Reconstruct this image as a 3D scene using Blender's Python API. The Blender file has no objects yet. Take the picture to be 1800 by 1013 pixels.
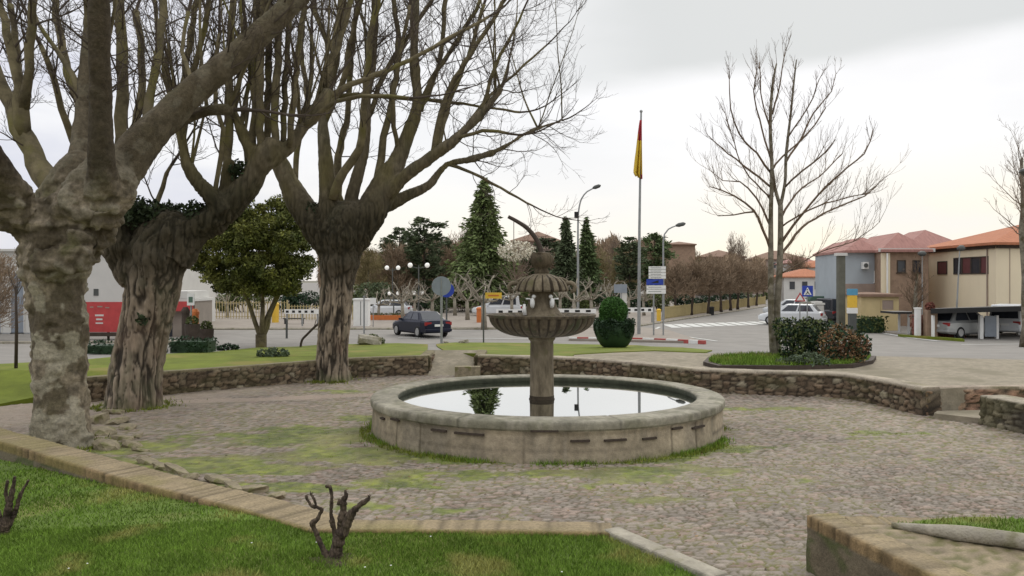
import bpy, bmesh, math, random
import numpy as np
from mathutils import Vector, noise as mn
# ------------------------------------------------------------------ camera
FP = 1500.0; YH = 492.0; HC = 3.2          # focal length in photo pixels, horizon row, lens height over the sunken plaza
scn = bpy.context.scene
cam_d = bpy.data.cameras.new("camera"); cam = bpy.data.objects.new("camera", cam_d)
scn.collection.objects.link(cam); scn.camera = cam
cam.location = (0, 0, HC); cam.rotation_euler = (math.radians(90), 0, 0)
cam_d.sensor_width = 36; cam_d.lens = FP/1800*36; cam_d.shift_y = -14.5/1800
cam_d.clip_start = 0.05; cam_d.clip_end = 3000
# ------------------------------------------------------------------ sky and sun
SUN_EL = math.radians(34); SUN_AZ = math.radians(20)
world = bpy.data.worlds.new("World"); scn.world = world; world.use_nodes = True
wt = world.node_tree; wt.nodes.clear()
def wn(t, **k):
    n = wt.nodes.new(t)
    for a, b in k.items(): setattr(n, a, b)
    return n
def wm(op, a, b=None, c=None, clamp=False):
    n = wn('ShaderNodeMath', operation=op); n.use_clamp = clamp
    for i, v in enumerate((a, b, c)):
        if v is None: continue
        if isinstance(v, (int, float)): n.inputs[i].default_value = v
        else: wt.links.new(v, n.inputs[i])
    return n.outputs[0]
wout = wn('ShaderNodeOutputWorld'); wbg = wn('ShaderNodeBackground'); wbg.inputs[1].default_value = 0.1
sky = wn('ShaderNodeTexSky', sky_type='NISHITA'); sky.sun_disc = False
sky.sun_elevation = SUN_EL; sky.sun_rotation = SUN_AZ
tc = wn('ShaderNodeTexCoord'); sep = wn('ShaderNodeSeparateXYZ'); wt.links.new(tc.outputs['Generated'], sep.inputs[0])
az = wm('ARCTAN2', sep.outputs[0], sep.outputs[1]); el = wm('ARCSINE', sep.outputs[2])
nz = wn('ShaderNodeTexNoise'); nz.inputs['Scale'].default_value = 3.0; nz.inputs['Detail'].default_value = 5
mp = wn('ShaderNodeMapping'); mp.inputs['Scale'].default_value = (1, 1, 3.2)
wt.links.new(tc.outputs['Generated'], mp.inputs[0]); wt.links.new(mp.outputs[0], nz.inputs[0])
nf = nz.outputs[0]
def sstep(v, a, b):
    n = wn('ShaderNodeMapRange', interpolation_type='SMOOTHSTEP'); wt.links.new(v, n.inputs[0])
    n.inputs[1].default_value = a; n.inputs[2].default_value = b; return n.outputs[0]
# grey cloud bank whose lower edge climbs to the right
edge = wm('SUBTRACT', el, wm('MULTIPLY_ADD', az, 0.085, 0.195))
edge = wm('ADD', edge, wm('MULTIPLY', wm('SUBTRACT', nf, 0.5), 0.05))
m1 = sstep(edge, -0.004, 0.028)
m2 = sstep(edge, 0.20, 0.10)
band = wm('MULTIPLY', m1, wm('MULTIPLY_ADD', m2, 0.65, 0.35))
band = wm('MULTIPLY', band, sstep(wm('ADD', az, wm('MULTIPLY', nf, 0.2)), 0.0, 0.26))
left = sstep(az, -0.10, -0.42)
def mixc(f, a, b):
    n = wn('ShaderNodeMix', data_type='RGBA'); wt.links.new(f, n.inputs[0])
    for i, v in ((6, a), (7, b)):
        if isinstance(v, tuple): n.inputs[i].default_value = (*v, 1)
        else: wt.links.new(v, n.inputs[i])
    return n.outputs[2]
K = 10.0                                    # the background strength is 0.1
c0 = mixc(sstep(el, 0.16, 0.0), (.97*K, .965*K, .975*K), (1.0*K, .93*K, .81*K))
c0 = mixc(wm('MULTIPLY', sstep(az, .05, .5), sstep(el, .17, .0)), c0, (1.02*K, .93*K, .74*K))
var = sstep(nf, .38, .66)
c0 = mixc(wm('MULTIPLY', var, .75), c0, (.87*K, .87*K, .88*K))
c1 = mixc(band, c0, (.69*K, .705*K, .70*K))
c2 = mixc(wm('MULTIPLY', left, sstep(nf, .35, .65)), c1, (.73*K, .74*K, .83*K))
c3 = mixc(sstep(el, .36, 1.1), c2, (1.62*K, 1.62*K, 1.60*K))
fin = wn('ShaderNodeMix', data_type='RGBA'); fin.inputs[0].default_value = 0.93
wt.links.new(sky.outputs[0], fin.inputs[6]); wt.links.new(c3, fin.inputs[7])
wt.links.new(fin.outputs[2], wbg.inputs[0]); wt.links.new(wbg.outputs[0], wout.inputs[0])
sd = bpy.data.lights.new("sun", 'SUN'); sd.energy = 0.9; sd.angle = math.radians(14); sd.color = (1, .95, .87)
so = bpy.data.objects.new("sun", sd); scn.collection.objects.link(so)
sdir = Vector((math.sin(SUN_AZ)*math.cos(SUN_EL), math.cos(SUN_AZ)*math.cos(SUN_EL), math.sin(SUN_EL)))
so.rotation_euler = sdir.to_track_quat('Z', 'Y').to_euler()
scn.view_settings.view_transform = 'Standard'; scn.view_settings.look = 'None'
scn.view_settings.exposure = 0.06; scn.view_settings.gamma = 1
# ------------------------------------------------------------------ helpers
R = math.radians
def P(px, py, D): return Vector(((px-900)/FP*D, D, HC+(YH-py)/FP*D))
def F(px, py, z=0.0):
    D = FP*(HC-z)/(py-YH); return Vector(((px-900)/FP*D, D, z))
WZ = 0.63
def T(y):
    return WZ if y <= 29 else (0.05 if y >= 40 else WZ+(0.05-WZ)*(y-29)/11)
def G(px, py):
    a, b = 19.0, 600.0
    for _ in range(60):
        m = (a+b)/2
        if YH+FP*(HC-T(m))/m > py: a = m
        else: b = m
    return Vector(((px-900)/FP*a, a, T(a)))
def GD(px, D): return Vector(((px-900)/FP*D, D, T(D)))

MATS = {}
def mat(name, col, rough=.85, var=.25, nscale=6.0, bump=.0, bscale=20.0, stretch=(1, 1, 1), metal=0.0, col2=None, vcol=False, island=0.0, emit=0, spec=.3, detail=6, mscale=None, mcol=None, mthr=.55):
    m = bpy.data.materials.new(name); m.use_nodes = True; MATS[name] = m
    nt = m.node_tree; b = nt.nodes['Principled BSDF']; L = nt.links.new
    b.inputs['Roughness'].default_value = rough; b.inputs['Metallic'].default_value = metal
    b.inputs['Specular IOR Level'].default_value = spec
    t = nt.nodes.new('ShaderNodeTexCoord'); mp = nt.nodes.new('ShaderNodeMapping'); mp.inputs['Scale'].default_value = stretch
    L(t.outputs['Object'], mp.inputs[0])
    n = nt.nodes.new('ShaderNodeTexNoise'); n.inputs['Scale'].default_value = nscale; n.inputs['Detail'].default_value = detail; n.inputs['Roughness'].default_value = .65
    L(mp.outputs[0], n.inputs[0])
    mr = nt.nodes.new('ShaderNodeMapRange'); mr.inputs[1].default_value = .3; mr.inputs[2].default_value = .7; L(n.outputs[0], mr.inputs[0])
    def mix(f, a, c, bt='MIX'):
        x = nt.nodes.new('ShaderNodeMix'); x.data_type = 'RGBA'; x.blend_type = bt
        if isinstance(f, float): x.inputs[0].default_value = f
        else: L(f, x.inputs[0])
        for i, v in ((6, a), (7, c)):
            if isinstance(v, tuple): x.inputs[i].default_value = (*v, 1)
            else: L(v, x.inputs[i])
        return x.outputs[2]
    if vcol:
        a = nt.nodes.new('ShaderNodeAttribute'); a.attribute_name = 'Col'
        g = mix(mr.outputs[0], (1-var,)*3, (1+var,)*3)
        c = mix(1.0, a.outputs[0], g, 'MULTIPLY')
    else:
        c1 = tuple(max(0, v*(1-var)) for v in col); c2 = col2 or tuple(min(1, v*(1+var)) for v in col)
        c = mix(mr.outputs[0], c1, c2)
    if mcol:
        n3 = nt.nodes.new('ShaderNodeTexNoise'); n3.inputs['Scale'].default_value = mscale; n3.inputs['Detail'].default_value = 4
        L(t.outputs['Object'], n3.inputs[0])
        r3 = nt.nodes.new('ShaderNodeMapRange'); r3.inputs[1].default_value = mthr; r3.inputs[2].default_value = mthr+.12; L(n3.outputs[0], r3.inputs[0])
        c = mix(r3.outputs[0], c, mcol)
    if island:
        ge = nt.nodes.new('ShaderNodeNewGeometry'); r = nt.nodes.new('ShaderNodeMapRange')
        r.inputs[3].default_value = 1-island; r.inputs[4].default_value = 1+island
        L(ge.outputs['Random Per Island'], r.inputs[0])
        cmb = nt.nodes.new('ShaderNodeCombineColor')
        for i in range(3): L(r.outputs[0], cmb.inputs[i])
        c = mix(1.0, c, cmb.outputs[0], 'MULTIPLY')
    L(c, b.inputs['Base Color'])
    if bump:
        n2 = nt.nodes.new('ShaderNodeTexNoise'); n2.inputs['Scale'].default_value = bscale; n2.inputs['Detail'].default_value = 5
        L(mp.outputs[0], n2.inputs[0])
        bp = nt.nodes.new('ShaderNodeBump'); bp.inputs['Strength'].default_value = bump; bp.inputs['Distance'].default_value = .02
        L(n2.outputs[0], bp.inputs['Height']); L(bp.outputs[0], b.inputs['Normal'])
    if emit:
        b.inputs['Emission Color'].default_value = (*col, 1); b.inputs['Emission Strength'].default_value = emit
    return m
def M(n): return MATS[n]

def newmesh(name, v, f, smooth=False):
    me = bpy.data.meshes.new(name); me.from_pydata(v, [], f)
    if smooth: me.polygons.foreach_set('use_smooth', [True]*len(me.polygons))
    me.update(); return me
def link(name, me, m, parent=None, loc=None):
    o = bpy.data.objects.new(name, me); scn.collection.objects.link(o)
    if me is not None and m is not None and not me.materials: me.materials.append(m)
    if parent: o.parent = parent
    if loc is not None: o.location = loc
    return o
def tag(o, label, cat, group=None, kind=None):
    if label: o['label'] = label
    if cat: o['category'] = cat
    if group: o['group'] = group
    if kind: o['kind'] = kind
    return o
def thing(name, label, cat, loc=(0, 0, 0), rz=0, group=None):
    o = bpy.data.objects.new(name, None); scn.collection.objects.link(o); o.empty_display_size = .2
    o.location = loc; o.rotation_euler = (0, 0, rz); return tag(o, label, cat, group)
def struct(o): o['kind'] = 'structure'; return o
def copy_tree(o, parent=None):
    c = o.copy(); scn.collection.objects.link(c); c.parent = parent
    for ch in list(o.children): copy_tree(ch, c)
    return c

class MB:
    def __init__(s): s.v = []; s.f = []
    def box(s, x0, x1, y0, y1, z0, z1):
        n = len(s.v)
        s.v += [(x0, y0, z0), (x1, y0, z0), (x1, y1, z0), (x0, y1, z0), (x0, y0, z1), (x1, y0, z1), (x1, y1, z1), (x0, y1, z1)]
        s.f += [tuple(n+i for i in q) for q in ((0, 3, 2, 1), (4, 5, 6, 7), (0, 1, 5, 4), (1, 2, 6, 5), (2, 3, 7, 6), (3, 0, 4, 7))]; return s
    def obox(s, a, b, w, z0, z1):
        "upright box along a->b (xy), width w"
        a = Vector((a[0], a[1])); b = Vector((b[0], b[1])); d = (b-a).normalized(); q = Vector((-d.y, d.x))*w/2; n = len(s.v)
        for z in (z0, z1):
            for p in (a-q, b-q, b+q, a+q): s.v.append((p.x, p.y, z))
        s.f += [tuple(n+i for i in q_) for q_ in ((0, 3, 2, 1), (4, 5, 6, 7), (0, 1, 5, 4), (1, 2, 6, 5), (2, 3, 7, 6), (3, 0, 4, 7))]; return s
    def poly(s, pts):
        n = len(s.v); s.v += [tuple(p) for p in pts]; s.f.append(tuple(range(n, n+len(pts)))); return s
    def prism(s, pts, z0, z1):
        n = len(s.v); k = len(pts)
        s.v += [(p[0], p[1], z0) for p in pts]+[(p[0], p[1], z1) for p in pts]
        s.f.append(tuple(n+i for i in reversed(range(k)))); s.f.append(tuple(n+k+i for i in range(k)))
        for i in range(k): j = (i+1) % k; s.f.append((n+i, n+j, n+k+j, n+k+i))
        return s
    def tube(s, pts, rad, n=6, cap=True):
        pts = [Vector(p) for p in pts]; k = len(pts)
        if isinstance(rad, (int, float)): rad = [rad]*k
        u = None; base = len(s.v)
        for i in range(k):
            t = (pts[min(i+1, k-1)]-pts[max(i-1, 0)])
            t = t.normalized() if t.length > 1e-9 else Vector((0, 0, 1))
            if u is None: u = t.orthogonal().normalized()
            else:
                u = u-t*u.dot(t)
                u = u.normalized() if u.length > 1e-6 else t.orthogonal().normalized()
            w = t.cross(u); p = pts[i]; r = rad[i]
            for j in range(n):
                a = 2*math.pi*j/n; c = math.cos(a)*r; d = math.sin(a)*r
                s.v.append((p.x+u.x*c+w.x*d, p.y+u.y*c+w.y*d, p.z+u.z*c+w.z*d))
        for i in range(k-1):
            for j in range(n):
                a = base+i*n+j; b = base+i*n+(j+1) % n; s.f.append((a, b, b+n, a+n))
        if cap:
            s.f.append(tuple(base+j for j in reversed(range(n)))); s.f.append(tuple(base+(k-1)*n+j for j in range(n)))
        return s
    def lathe(s, prof, n=32, c=(0, 0, 0), fn=None, closed=False):
        base = len(s.v); k = len(prof)
        for (r, z) in prof:
            for j in range(n):
                a = 2*math.pi*j/n; rr = r if fn is None else fn(r, z, a)
                s.v.append((c[0]+rr*math.cos(a), c[1]+rr*math.sin(a), c[2]+z))
        for i in range(k-1 if not closed else k):
            for j in range(n):
                a = base+i*n+j; b = base+i*n+(j+1) % n; i2 = ((i+1) % k)-i
                s.f.append((a, b, b+n*i2, a+n*i2))
        if not closed:
            s.f.append(tuple(base+j for j in reversed(range(n)))); s.f.append(tuple(base+(k-1)*n+j for j in range(n)))
        return s
    def sphere(s, c, r, n=10, m=7, sc=(1, 1, 1)):
        base = len(s.v)
        for i in range(m+1):
            t = math.pi*i/m
            for j in range(n):
                a = 2*math.pi*j/n; s.v.append((c[0]+sc[0]*r*math.sin(t)*math.cos(a), c[1]+sc[1]*r*math.sin(t)*math.sin(a), c[2]-sc[2]*r*math.cos(t)))
        for i in range(m):
            for j in range(n):
                a = base+i*n+j; b = base+i*n+(j+1) % n; s.f.append((a, b, b+n, a+n))
        return s
    def build(s, name, m, parent=None, world=False, smooth=False, loc=None):
        v = s.v
        if world and parent is not None:
            L = parent.location; v = [(p[0]-L.x, p[1]-L.y, p[2]-L.z) for p in v]
        return link(name, newmesh(name, v, s.f, smooth), m, parent, loc)

def hsh(i, j, s):
    x = np.sin(i*127.1+j*311.7+s*74.7)*43758.5453; return x-np.floor(x)
def vor(x, y, s=0, jit=.9):
    "numpy cell noise: F1, F2, id"
    ix = np.floor(x); iy = np.floor(y); f1 = np.full(x.shape, 9.); f2 = np.full(x.shape, 9.); cid = np.zeros(x.shape)
    for a in (-1, 0, 1):
        for b in (-1, 0, 1):
            cx = ix+a; cy = iy+b
            d = np.hypot(cx+.5+jit*(hsh(cx, cy, s)-.5)-x, cy+.5+jit*(hsh(cx, cy, s+3)-.5)-y)
            n = d < f1; f2 = np.where(n, f1, np.minimum(f2, d)); cid = np.where(n, hsh(cx, cy, s+7), cid); f1 = np.where(n, d, f1)
    return f1, f2, cid
def vnoise(x, y, s=0):
    ix = np.floor(x); iy = np.floor(y); fx = x-ix; fy = y-iy; fx = fx*fx*(3-2*fx); fy = fy*fy*(3-2*fy)
    a = hsh(ix, iy, s); b = hsh(ix+1, iy, s); c = hsh(ix, iy+1, s); d = hsh(ix+1, iy+1, s)
    return (a*(1-fx)+b*fx)*(1-fy)+(c*(1-fx)+d*fx)*fy
def fbm(x, y, s=0, o=4):
    r = 0; w = .5; t = 0
    for k in range(o): r = r+w*vnoise(x*2**k, y*2**k, s+k*11); t += w; w *= .5
    return r/t
def ss(x, a, b):
    t = np.clip((x-a)/(b-a), 0, 1); return t*t*(3-2*t)
def gridmesh(name, V, C, m, closed_u=False, keep=None, parent=None, smooth=True):
    "V (a,b,3) vertex grid, C (a,b,3) colours"
    a, b = V.shape[:2]; idx = np.arange(a*b).reshape(a, b)
    if closed_u: q = np.stack([idx, np.roll(idx, -1, 0), np.roll(np.roll(idx, -1, 0), -1, 1), np.roll(idx, -1, 1)], -1)[:, :-1]
    else: q = np.stack([idx[:-1, :-1], idx[1:, :-1], idx[1:, 1:], idx[:-1, 1:]], -1)
    q = q.reshape(-1, 4)
    if keep is not None: q = q[keep.reshape(-1)]
    me = bpy.data.meshes.new(name); me.vertices.add(a*b); me.vertices.foreach_set('co', V.reshape(-1).astype(np.float32))
    me.loops.add(q.size); me.loops.foreach_set('vertex_index', q.reshape(-1).astype(np.int32))
    me.polygons.add(len(q)); me.polygons.foreach_set('loop_start', np.arange(0, q.size, 4, dtype=np.int32))
    me.polygons.foreach_set('loop_total', np.full(len(q), 4, dtype=np.int32))
    if smooth: me.polygons.foreach_set('use_smooth', np.ones(len(q), dtype=bool))
    me.update(calc_edges=True); me.validate()
    if C is not None:
        ca = me.color_attributes.new('Col', 'FLOAT_COLOR', 'POINT')
        ca.data.foreach_set('color', np.concatenate([C, np.ones((a, b, 1))], -1).reshape(-1).astype(np.float32))
    return link(name, me, m, parent)
def inpoly(X, Y, poly):
    r = np.zeros(X.shape, bool); n = len(poly); j = n-1
    for i in range(n):
        xi, yi = poly[i][0], poly[i][1]; xj, yj = poly[j][0], poly[j][1]
        c = ((yi > Y) != (yj > Y)) & (X < (xj-xi)*(Y-yi)/((yj-yi)+1e-12)+xi); r ^= c; j = i
    return r
def cr(pts, step=.25, rad=None):
    "Catmull-Rom resample of points (and radii)"
    P_ = [Vector(p) for p in pts]; n = len(P_); out = []; ro = []
    for i in range(n-1):
        p0 = P_[max(i-1, 0)]; p1 = P_[i]; p2 = P_[i+1]; p3 = P_[min(i+2, n-1)]
        k = max(1, int((p2-p1).length/step))
        for j in range(k):
            t = j/k; out.append(.5*((2*p1)+(p2-p0)*t+(2*p0-5*p1+4*p2-p3)*t*t+(3*p1-p0-3*p2+p3)*t**3))
            if rad: ro.append(rad[i]+(rad[i+1]-rad[i])*t)
    out.append(P_[-1])
    if rad: ro.append(rad[-1])
    return (out, ro) if rad else out

# ------------------------------------------------------------------ materials
mat('ground', (.16, .15, .11), .95, .3, .4)
mat('asphalt', (.235, .22, .20), .9, .16, .8, .25, 60, detail=9)
mat('pavement', (.27, .235, .20), .9, .15, 1.2, .2, 30)
mat('path_earth', (.27, .235, .175), .95, .28, 5, .6, 18, detail=10, mscale=.7, mcol=(.21, .185, .13), mthr=.5)
mat('cobble', (.2, .2, .2), .85, .22, 45, .35, 90, vcol=True)
mat('stone', (.2, .2, .2), .9, .3, 30, .5, 60, vcol=True)
mat('lawn', (.11, .165, .03), .95, .35, 1.3, .5, 40, detail=9, mscale=.8, mcol=(.17, .18, .05), mthr=.54)
mat('lawn_far', (.13, .16, .016), .95, .3, .9, .4, 30, detail=9, mscale=.6, mcol=(.20, .18, .04), mthr=.54)
mat('blade', (.14, .225, .034), .8, .3, 1.1, island=.5, mscale=1.3, mcol=(.27, .27, .08), mthr=.55, spec=.1)
mat('moss_blade', (.17, .20, .035), .9, .3, 1.5, island=.4, spec=.1)
mat('kerb', (.33, .30, .24), .9, .3, 6, .8, 40, detail=10, mscale=3, mcol=(.20, .185, .12), mthr=.55)
mat('water', (.012, .015, .012), .02)
mat('granite', (.2, .2, .2), .85, .28, 9, .5, 45, vcol=True)
mat('fountain_stone', (.12, .095, .06), .85, .35, 9, .7, 50, stretch=(1, 1, .3), col2=(.225, .185, .125), mscale=3, mcol=(.12, .105, .055), mthr=.58)
mat('groove_shade_wet', (.045, .034, .022), .9, .3, 9, .5, 50)  # near-black stone: painted shade for the flute hollows, also the wet band
mat('bowl_stone', (.055, .042, .026), .85, .4, 9, .7, 50, stretch=(1, 1, .2), col2=(.14, .11, .07), mscale=3, mcol=(.05, .052, .025), mthr=.55)  # darker than fountain_stone, with the shade under the bowl put into its colour
mat('iron', (.06, .045, .035), .8, .3, 20, .3)
mat('bark_plane', (.13, .11, .08), .95, .4, 5, 1.0, 30, col2=(.29, .26, .20), mscale=3.2, mcol=(.10, .085, .05), mthr=.52, vcol=False)
mat('bark_rough', (.2, .2, .2), .95, .3, 14, .8, 40, vcol=True)
mat('branch', (.10, .08, .048), .95, .35, 2.5, .6, 30, col2=(.22, .185, .105), mscale=1.0, mcol=(.14, .125, .045), mthr=.52)
mat('twig', (.075, .058, .045), .95, .3, 1)
mat('twig_light', (.22, .17, .13), .95, .3, 1)
mat('twig_brown', (.15, .105, .07), .95, .3, .5)
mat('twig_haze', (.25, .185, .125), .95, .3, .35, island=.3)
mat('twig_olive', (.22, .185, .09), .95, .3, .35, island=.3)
mat('rubble_rock', (.27, .23, .155), .95, .35, 7, .8, 30, mscale=4, mcol=(.16, .16, .06), mthr=.55)
mat('branch_pale', (.27, .24, .19), .95, .3, 2)
mat('leaf', (.055, .09, .02), .8, .4, .8, island=.55, col2=(.19, .19, .04))
mat('leaf_dark', (.02, .045, .018), .6, .3, 2, island=.5)
mat('leaf_ball', (.045, .115, .022), .7, .3, 3, island=.4)
mat('leaf_olive', (.09, .11, .035), .8, .3, 1.5, island=.4)
mat('leaf_red', (.36, .15, .10), .7, .4, 2.2, island=.5, col2=(.26, .20, .08))
mat('leaf_grey', (.09, .12, .07), .8, .3, 2, island=.3)
mat('needle', (.10, .14, .055), .8, .3, 1, island=.4)
mat('needle_dark', (.085, .11, .055), .8, .3, 1, island=.4)
mat('needle_light', (.13, .17, .06), .8, .3, 1, island=.4)
mat('blossom', (.62, .58, .47), .8, .1, 3, island=.2)
mat('ivy', (.03, .045, .018), .8, .3, 2, island=.4)
mat('white_wall', (.60, .59, .56), .9, .06, .8, .1)
mat('cream_wall', (.76, .66, .48), .9, .05, .5, .1, stretch=(1, 1, .4))
mat('grey_blue_wall', (.38, .42, .45), .9, .08, .6)
mat('brick_wall', (.30, .21, .15), .9, .2, 3, .2)
mat('brown_wall', (.32, .25, .21), .9, .15, 1)
mat('yellow_wall', (.55, .44, .24), .9, .12, 1)
mat('roof_orange', (.40, .16, .085), .9, .2, 2, .5, 12, stretch=(4, .6, 1))
mat('roof_pink', (.34, .18, .155), .9, .2, 2, .5, 12, stretch=(4, .6, 1))
mat('roof_brown', (.22, .14, .10), .9, .2, 2)
mat('dark', (.02, .02, .02), .6, .2, 3)
mat('dark_wood', (.06, .045, .035), .8, .3, 4)
mat('window', (.03, .035, .045), .15, .2, 2, spec=.6)
mat('shutter', (.12, .04, .04), .6, .2, 3)
mat('metal', (.30, .31, .31), .5, .12, 4, metal=.5)
mat('metal_dark', (.10, .105, .10), .6, .15, 4, metal=.3)
mat('sign_back', (.25, .28, .32), .5, .08, 3, metal=.2)
mat('white_paint', (.75, .75, .73), .6, .06, 3)
mat('road_paint', (.55, .55, .52), .8, .18, 6)
mat('red_paint', (.45, .06, .06), .6, .15, 2)
mat('red_kerb', (.40, .09, .08), .8, .2, 4)
mat('yellow_paint', (.70, .45, .06), .6, .1, 3)
mat('blue_paint', (.03, .06, .35), .5, .1, 3)
mat('blue_light', (.10, .30, .45), .5, .1, 3)
mat('orange_paint', (.55, .17, .05), .6, .1, 3)
mat('flag_yellow', (.62, .42, .04), .8, .12, 3)
mat('flag_red', (.36, .03, .04), .8, .1, 3)
mat('globe', (.85, .84, .80), .3, .03, 2, emit=.25)
mat('car_navy', (.004, .007, .022), .35, .1, 1, spec=.3)
mat('car_white', (.62, .64, .66), .3, .05, 1, spec=.5)
mat('car_silver', (.36, .37, .37), .3, .05, 1, metal=.4)
mat('car_dark', (.03, .03, .035), .3, .1, 1, spec=.5)
mat('tyre', (.02, .02, .02), .8, .1, 5)
mat('rim', (.40, .40, .40), .4, .1, 5, metal=.5)
mat('tail', (.30, .02, .02), .3, .1, 5)
mat('container', (.27, .25, .21), .7, .12, 2)
mat('container_green', (.10, .16, .12), .7, .12, 2)
mat('hedge_red', (.20, .075, .055), .8, .3, 3, island=.4)
# real water reflects the sky strongly at this low angle
nt = M('water').node_tree; b_ = nt.nodes['Principled BSDF']
b_.inputs['IOR'].default_value = 1.33; b_.inputs['Roughness'].default_value = .015
gl = nt.nodes.new('ShaderNodeBsdfGlossy'); gl.inputs['Roughness'].default_value = .01; gl.inputs[0].default_value = (.93, .94, .92, 1)
mx = nt.nodes.new('ShaderNodeMixShader'); mx.inputs[0].default_value = .80
nn = nt.nodes.new('ShaderNodeTexNoise'); nn.inputs['Scale'].default_value = 2.5
bb = nt.nodes.new('ShaderNodeBump'); bb.inputs['Strength'].default_value = .02; bb.inputs['Distance'].default_value = .01
nt.links.new(nn.outputs[0], bb.inputs['Height']); nt.links.new(bb.outputs[0], gl.inputs['Normal'])
nt.links.new(b_.outputs[0], mx.inputs[1]); nt.links.new(gl.outputs[0], mx.inputs[2])
nt.links.new(mx.outputs[0], nt.nodes['Material Output'].inputs[0])
# ------------------------------------------------------------------ terrain
FX, FY, RO, RI, ZR, ZW = .74, 18.45, 3.73, 3.17, .753, .62
struct(link('ground', newmesh('ground', [(-1500, -300, -.03), (1500, -300, -.03), (1500, 2500, -.03), (-1500, 2500, -.03)], [(0, 1, 2, 3)]), M('ground')))
def slab(name, poly, m, lift=0.0, skirt=True, zf=None):
    "polygon draped on the terrace profile, split where the profile bends, with a skirt down to the plaza"
    bm = bmesh.new(); vs = [bm.verts.new((p[0], p[1], 0)) for p in poly]; bm.faces.new(vs)
    for yb in (22, 25, 29, 40):
        bmesh.ops.bisect_plane(bm, geom=bm.verts[:]+bm.edges[:]+bm.faces[:], plane_co=(0, yb, 0), plane_no=(0, 1, 0))
    bmesh.ops.triangulate(bm, faces=bm.faces[:])
    zf = zf or (lambda x, y: T(y))
    for v in bm.verts: v.co.z = zf(v.co.x, v.co.y)+lift
    if skirt:
        es = [e for e in bm.edges if e.is_boundary]
        r = bmesh.ops.extrude_edge_only(bm, edges=es)
        for v in [g for g in r['geom'] if isinstance(g, bmesh.types.BMVert)]: v.co.z = -.02
    bmesh.ops.recalc_face_normals(bm, faces=bm.faces[:])
    me = bpy.data.meshes.new(name); bm.to_mesh(me); bm.free()
    return struct(link(name, me, m))
# lines of the low walls (plaza side top edges), from the photo
W1 = [F(150, 666, WZ), F(290, 655, WZ), F(420, 646, WZ), F(555, 636, WZ), F(650, 630, WZ), F(752, 627, WZ)]
W2 = [F(840, 627, WZ), F(1000, 631, WZ), F(1110, 639, WZ), F(1200, 649, WZ), F(1300, 654, WZ), F(1409, 657, WZ), F(1479, 660, WZ), F(1550, 671, WZ), F(1623, 685, WZ)]
g1 = F(752, 627, WZ); g2 = F(840, 627, WZ)
SP = F(1790, 681, WZ)
def off(pts, d):
    "offset polyline to its left by d"
    out = []
    for i, p in enumerate(pts):
        a = Vector(pts[max(i-1, 0)]); b = Vector(pts[min(i+1, len(pts)-1)]); t = Vector((b.x-a.x, b.y-a.y)).normalized()
        out.append(Vector((p[0]-t.y*d, p[1]+t.x*d, 0)))
    return out
W1i = off(W1, .3); W2i = off(W2, .3)
lx = -14.5
leftslope = lambda x, y: (WZ if y >= 25 else WZ-.53*(25-y)/3.2) if y < 29 else T(y)
# road sheet (everything level beyond the walls)
road_poly = [(-300, 25), (W1i[0].x, 25)]+[(p.x, p.y) for p in W1i if p.y > 25]+[(g1.x, g1.y+2.1), (g2.x, g2.y+2.1)]+[(p.x, p.y) for p in W2i[:-1]]+[(W2i[-1].x+.1, W2i[-1].y+.05), (SP.x, SP.y+.3), (60, SP.y+.3), (300, 30), (300, 900), (-300, 900)]
slab('road', road_poly, M('asphalt'), -.012)
# left lawn that slopes down to the path
c = F(62, 702, .1)
leftlawn = [(-40, 21.3), (-20, 21.4), (F(0, 708, .1).x, 21.5), (c.x, 22.05), (W1i[0].x, W1i[0].y-.1)]+[(p.x, p.y) for p in W1i[1:]]+[(g1.x-.12, g1.y+.2)]
far = [G(752, 606), G(700, 604), G(560, 607), G(450, 612), G(370, 620), G(150, 633), G(0, 641)]
far = [(g1.x-.1, 29.4)]+[(p.x, p.y) for p in far]+[(-40, 24.9)]
slab('lawn', leftlawn+far, M('lawn_far'), 0.02, True, lambda x, y: leftslope(x, y) if x < -10.4 else T(y))
# lawn strip beyond the fountain
rl = [(g2.x+.25, 29.6), (g2.x+.25, W2i[0].y)]+[(p.x, p.y) for p in W2i[1:2]]+[(p.x, p.y) for p in [G(1010, 624), G(1080, 620), G(1150, 617.5), G(1240, 621)]]
rl2 = [(p.x, p.y) for p in [G(1252, 617), G(1200, 612), G(1120, 608), G(1000, 606), G(930, 604), G(800, 603)]]
slab('lawn.001', rl+rl2+[(far[1][0]+.4, far[1][1])]+[(g1.x+.5, 31)], M('lawn_far'), .03)
# pale earth between lawn strip, wall and bed, and cobbles at the right
pe = [(p.x, p.y) for p in W2i[1:]]+[(SP.x, SP.y+.3), (40, SP.y+.3), (46, 24.5), (18, 26.8)]+[(G(1500, 630).x, 29)]+[(p.x, p.y) for p in [G(1240, 621.5), G(1150, 618), G(1080, 620.5), G(1010, 624.5)]]
slab('path', pe, M('path_earth'), .008)
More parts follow.
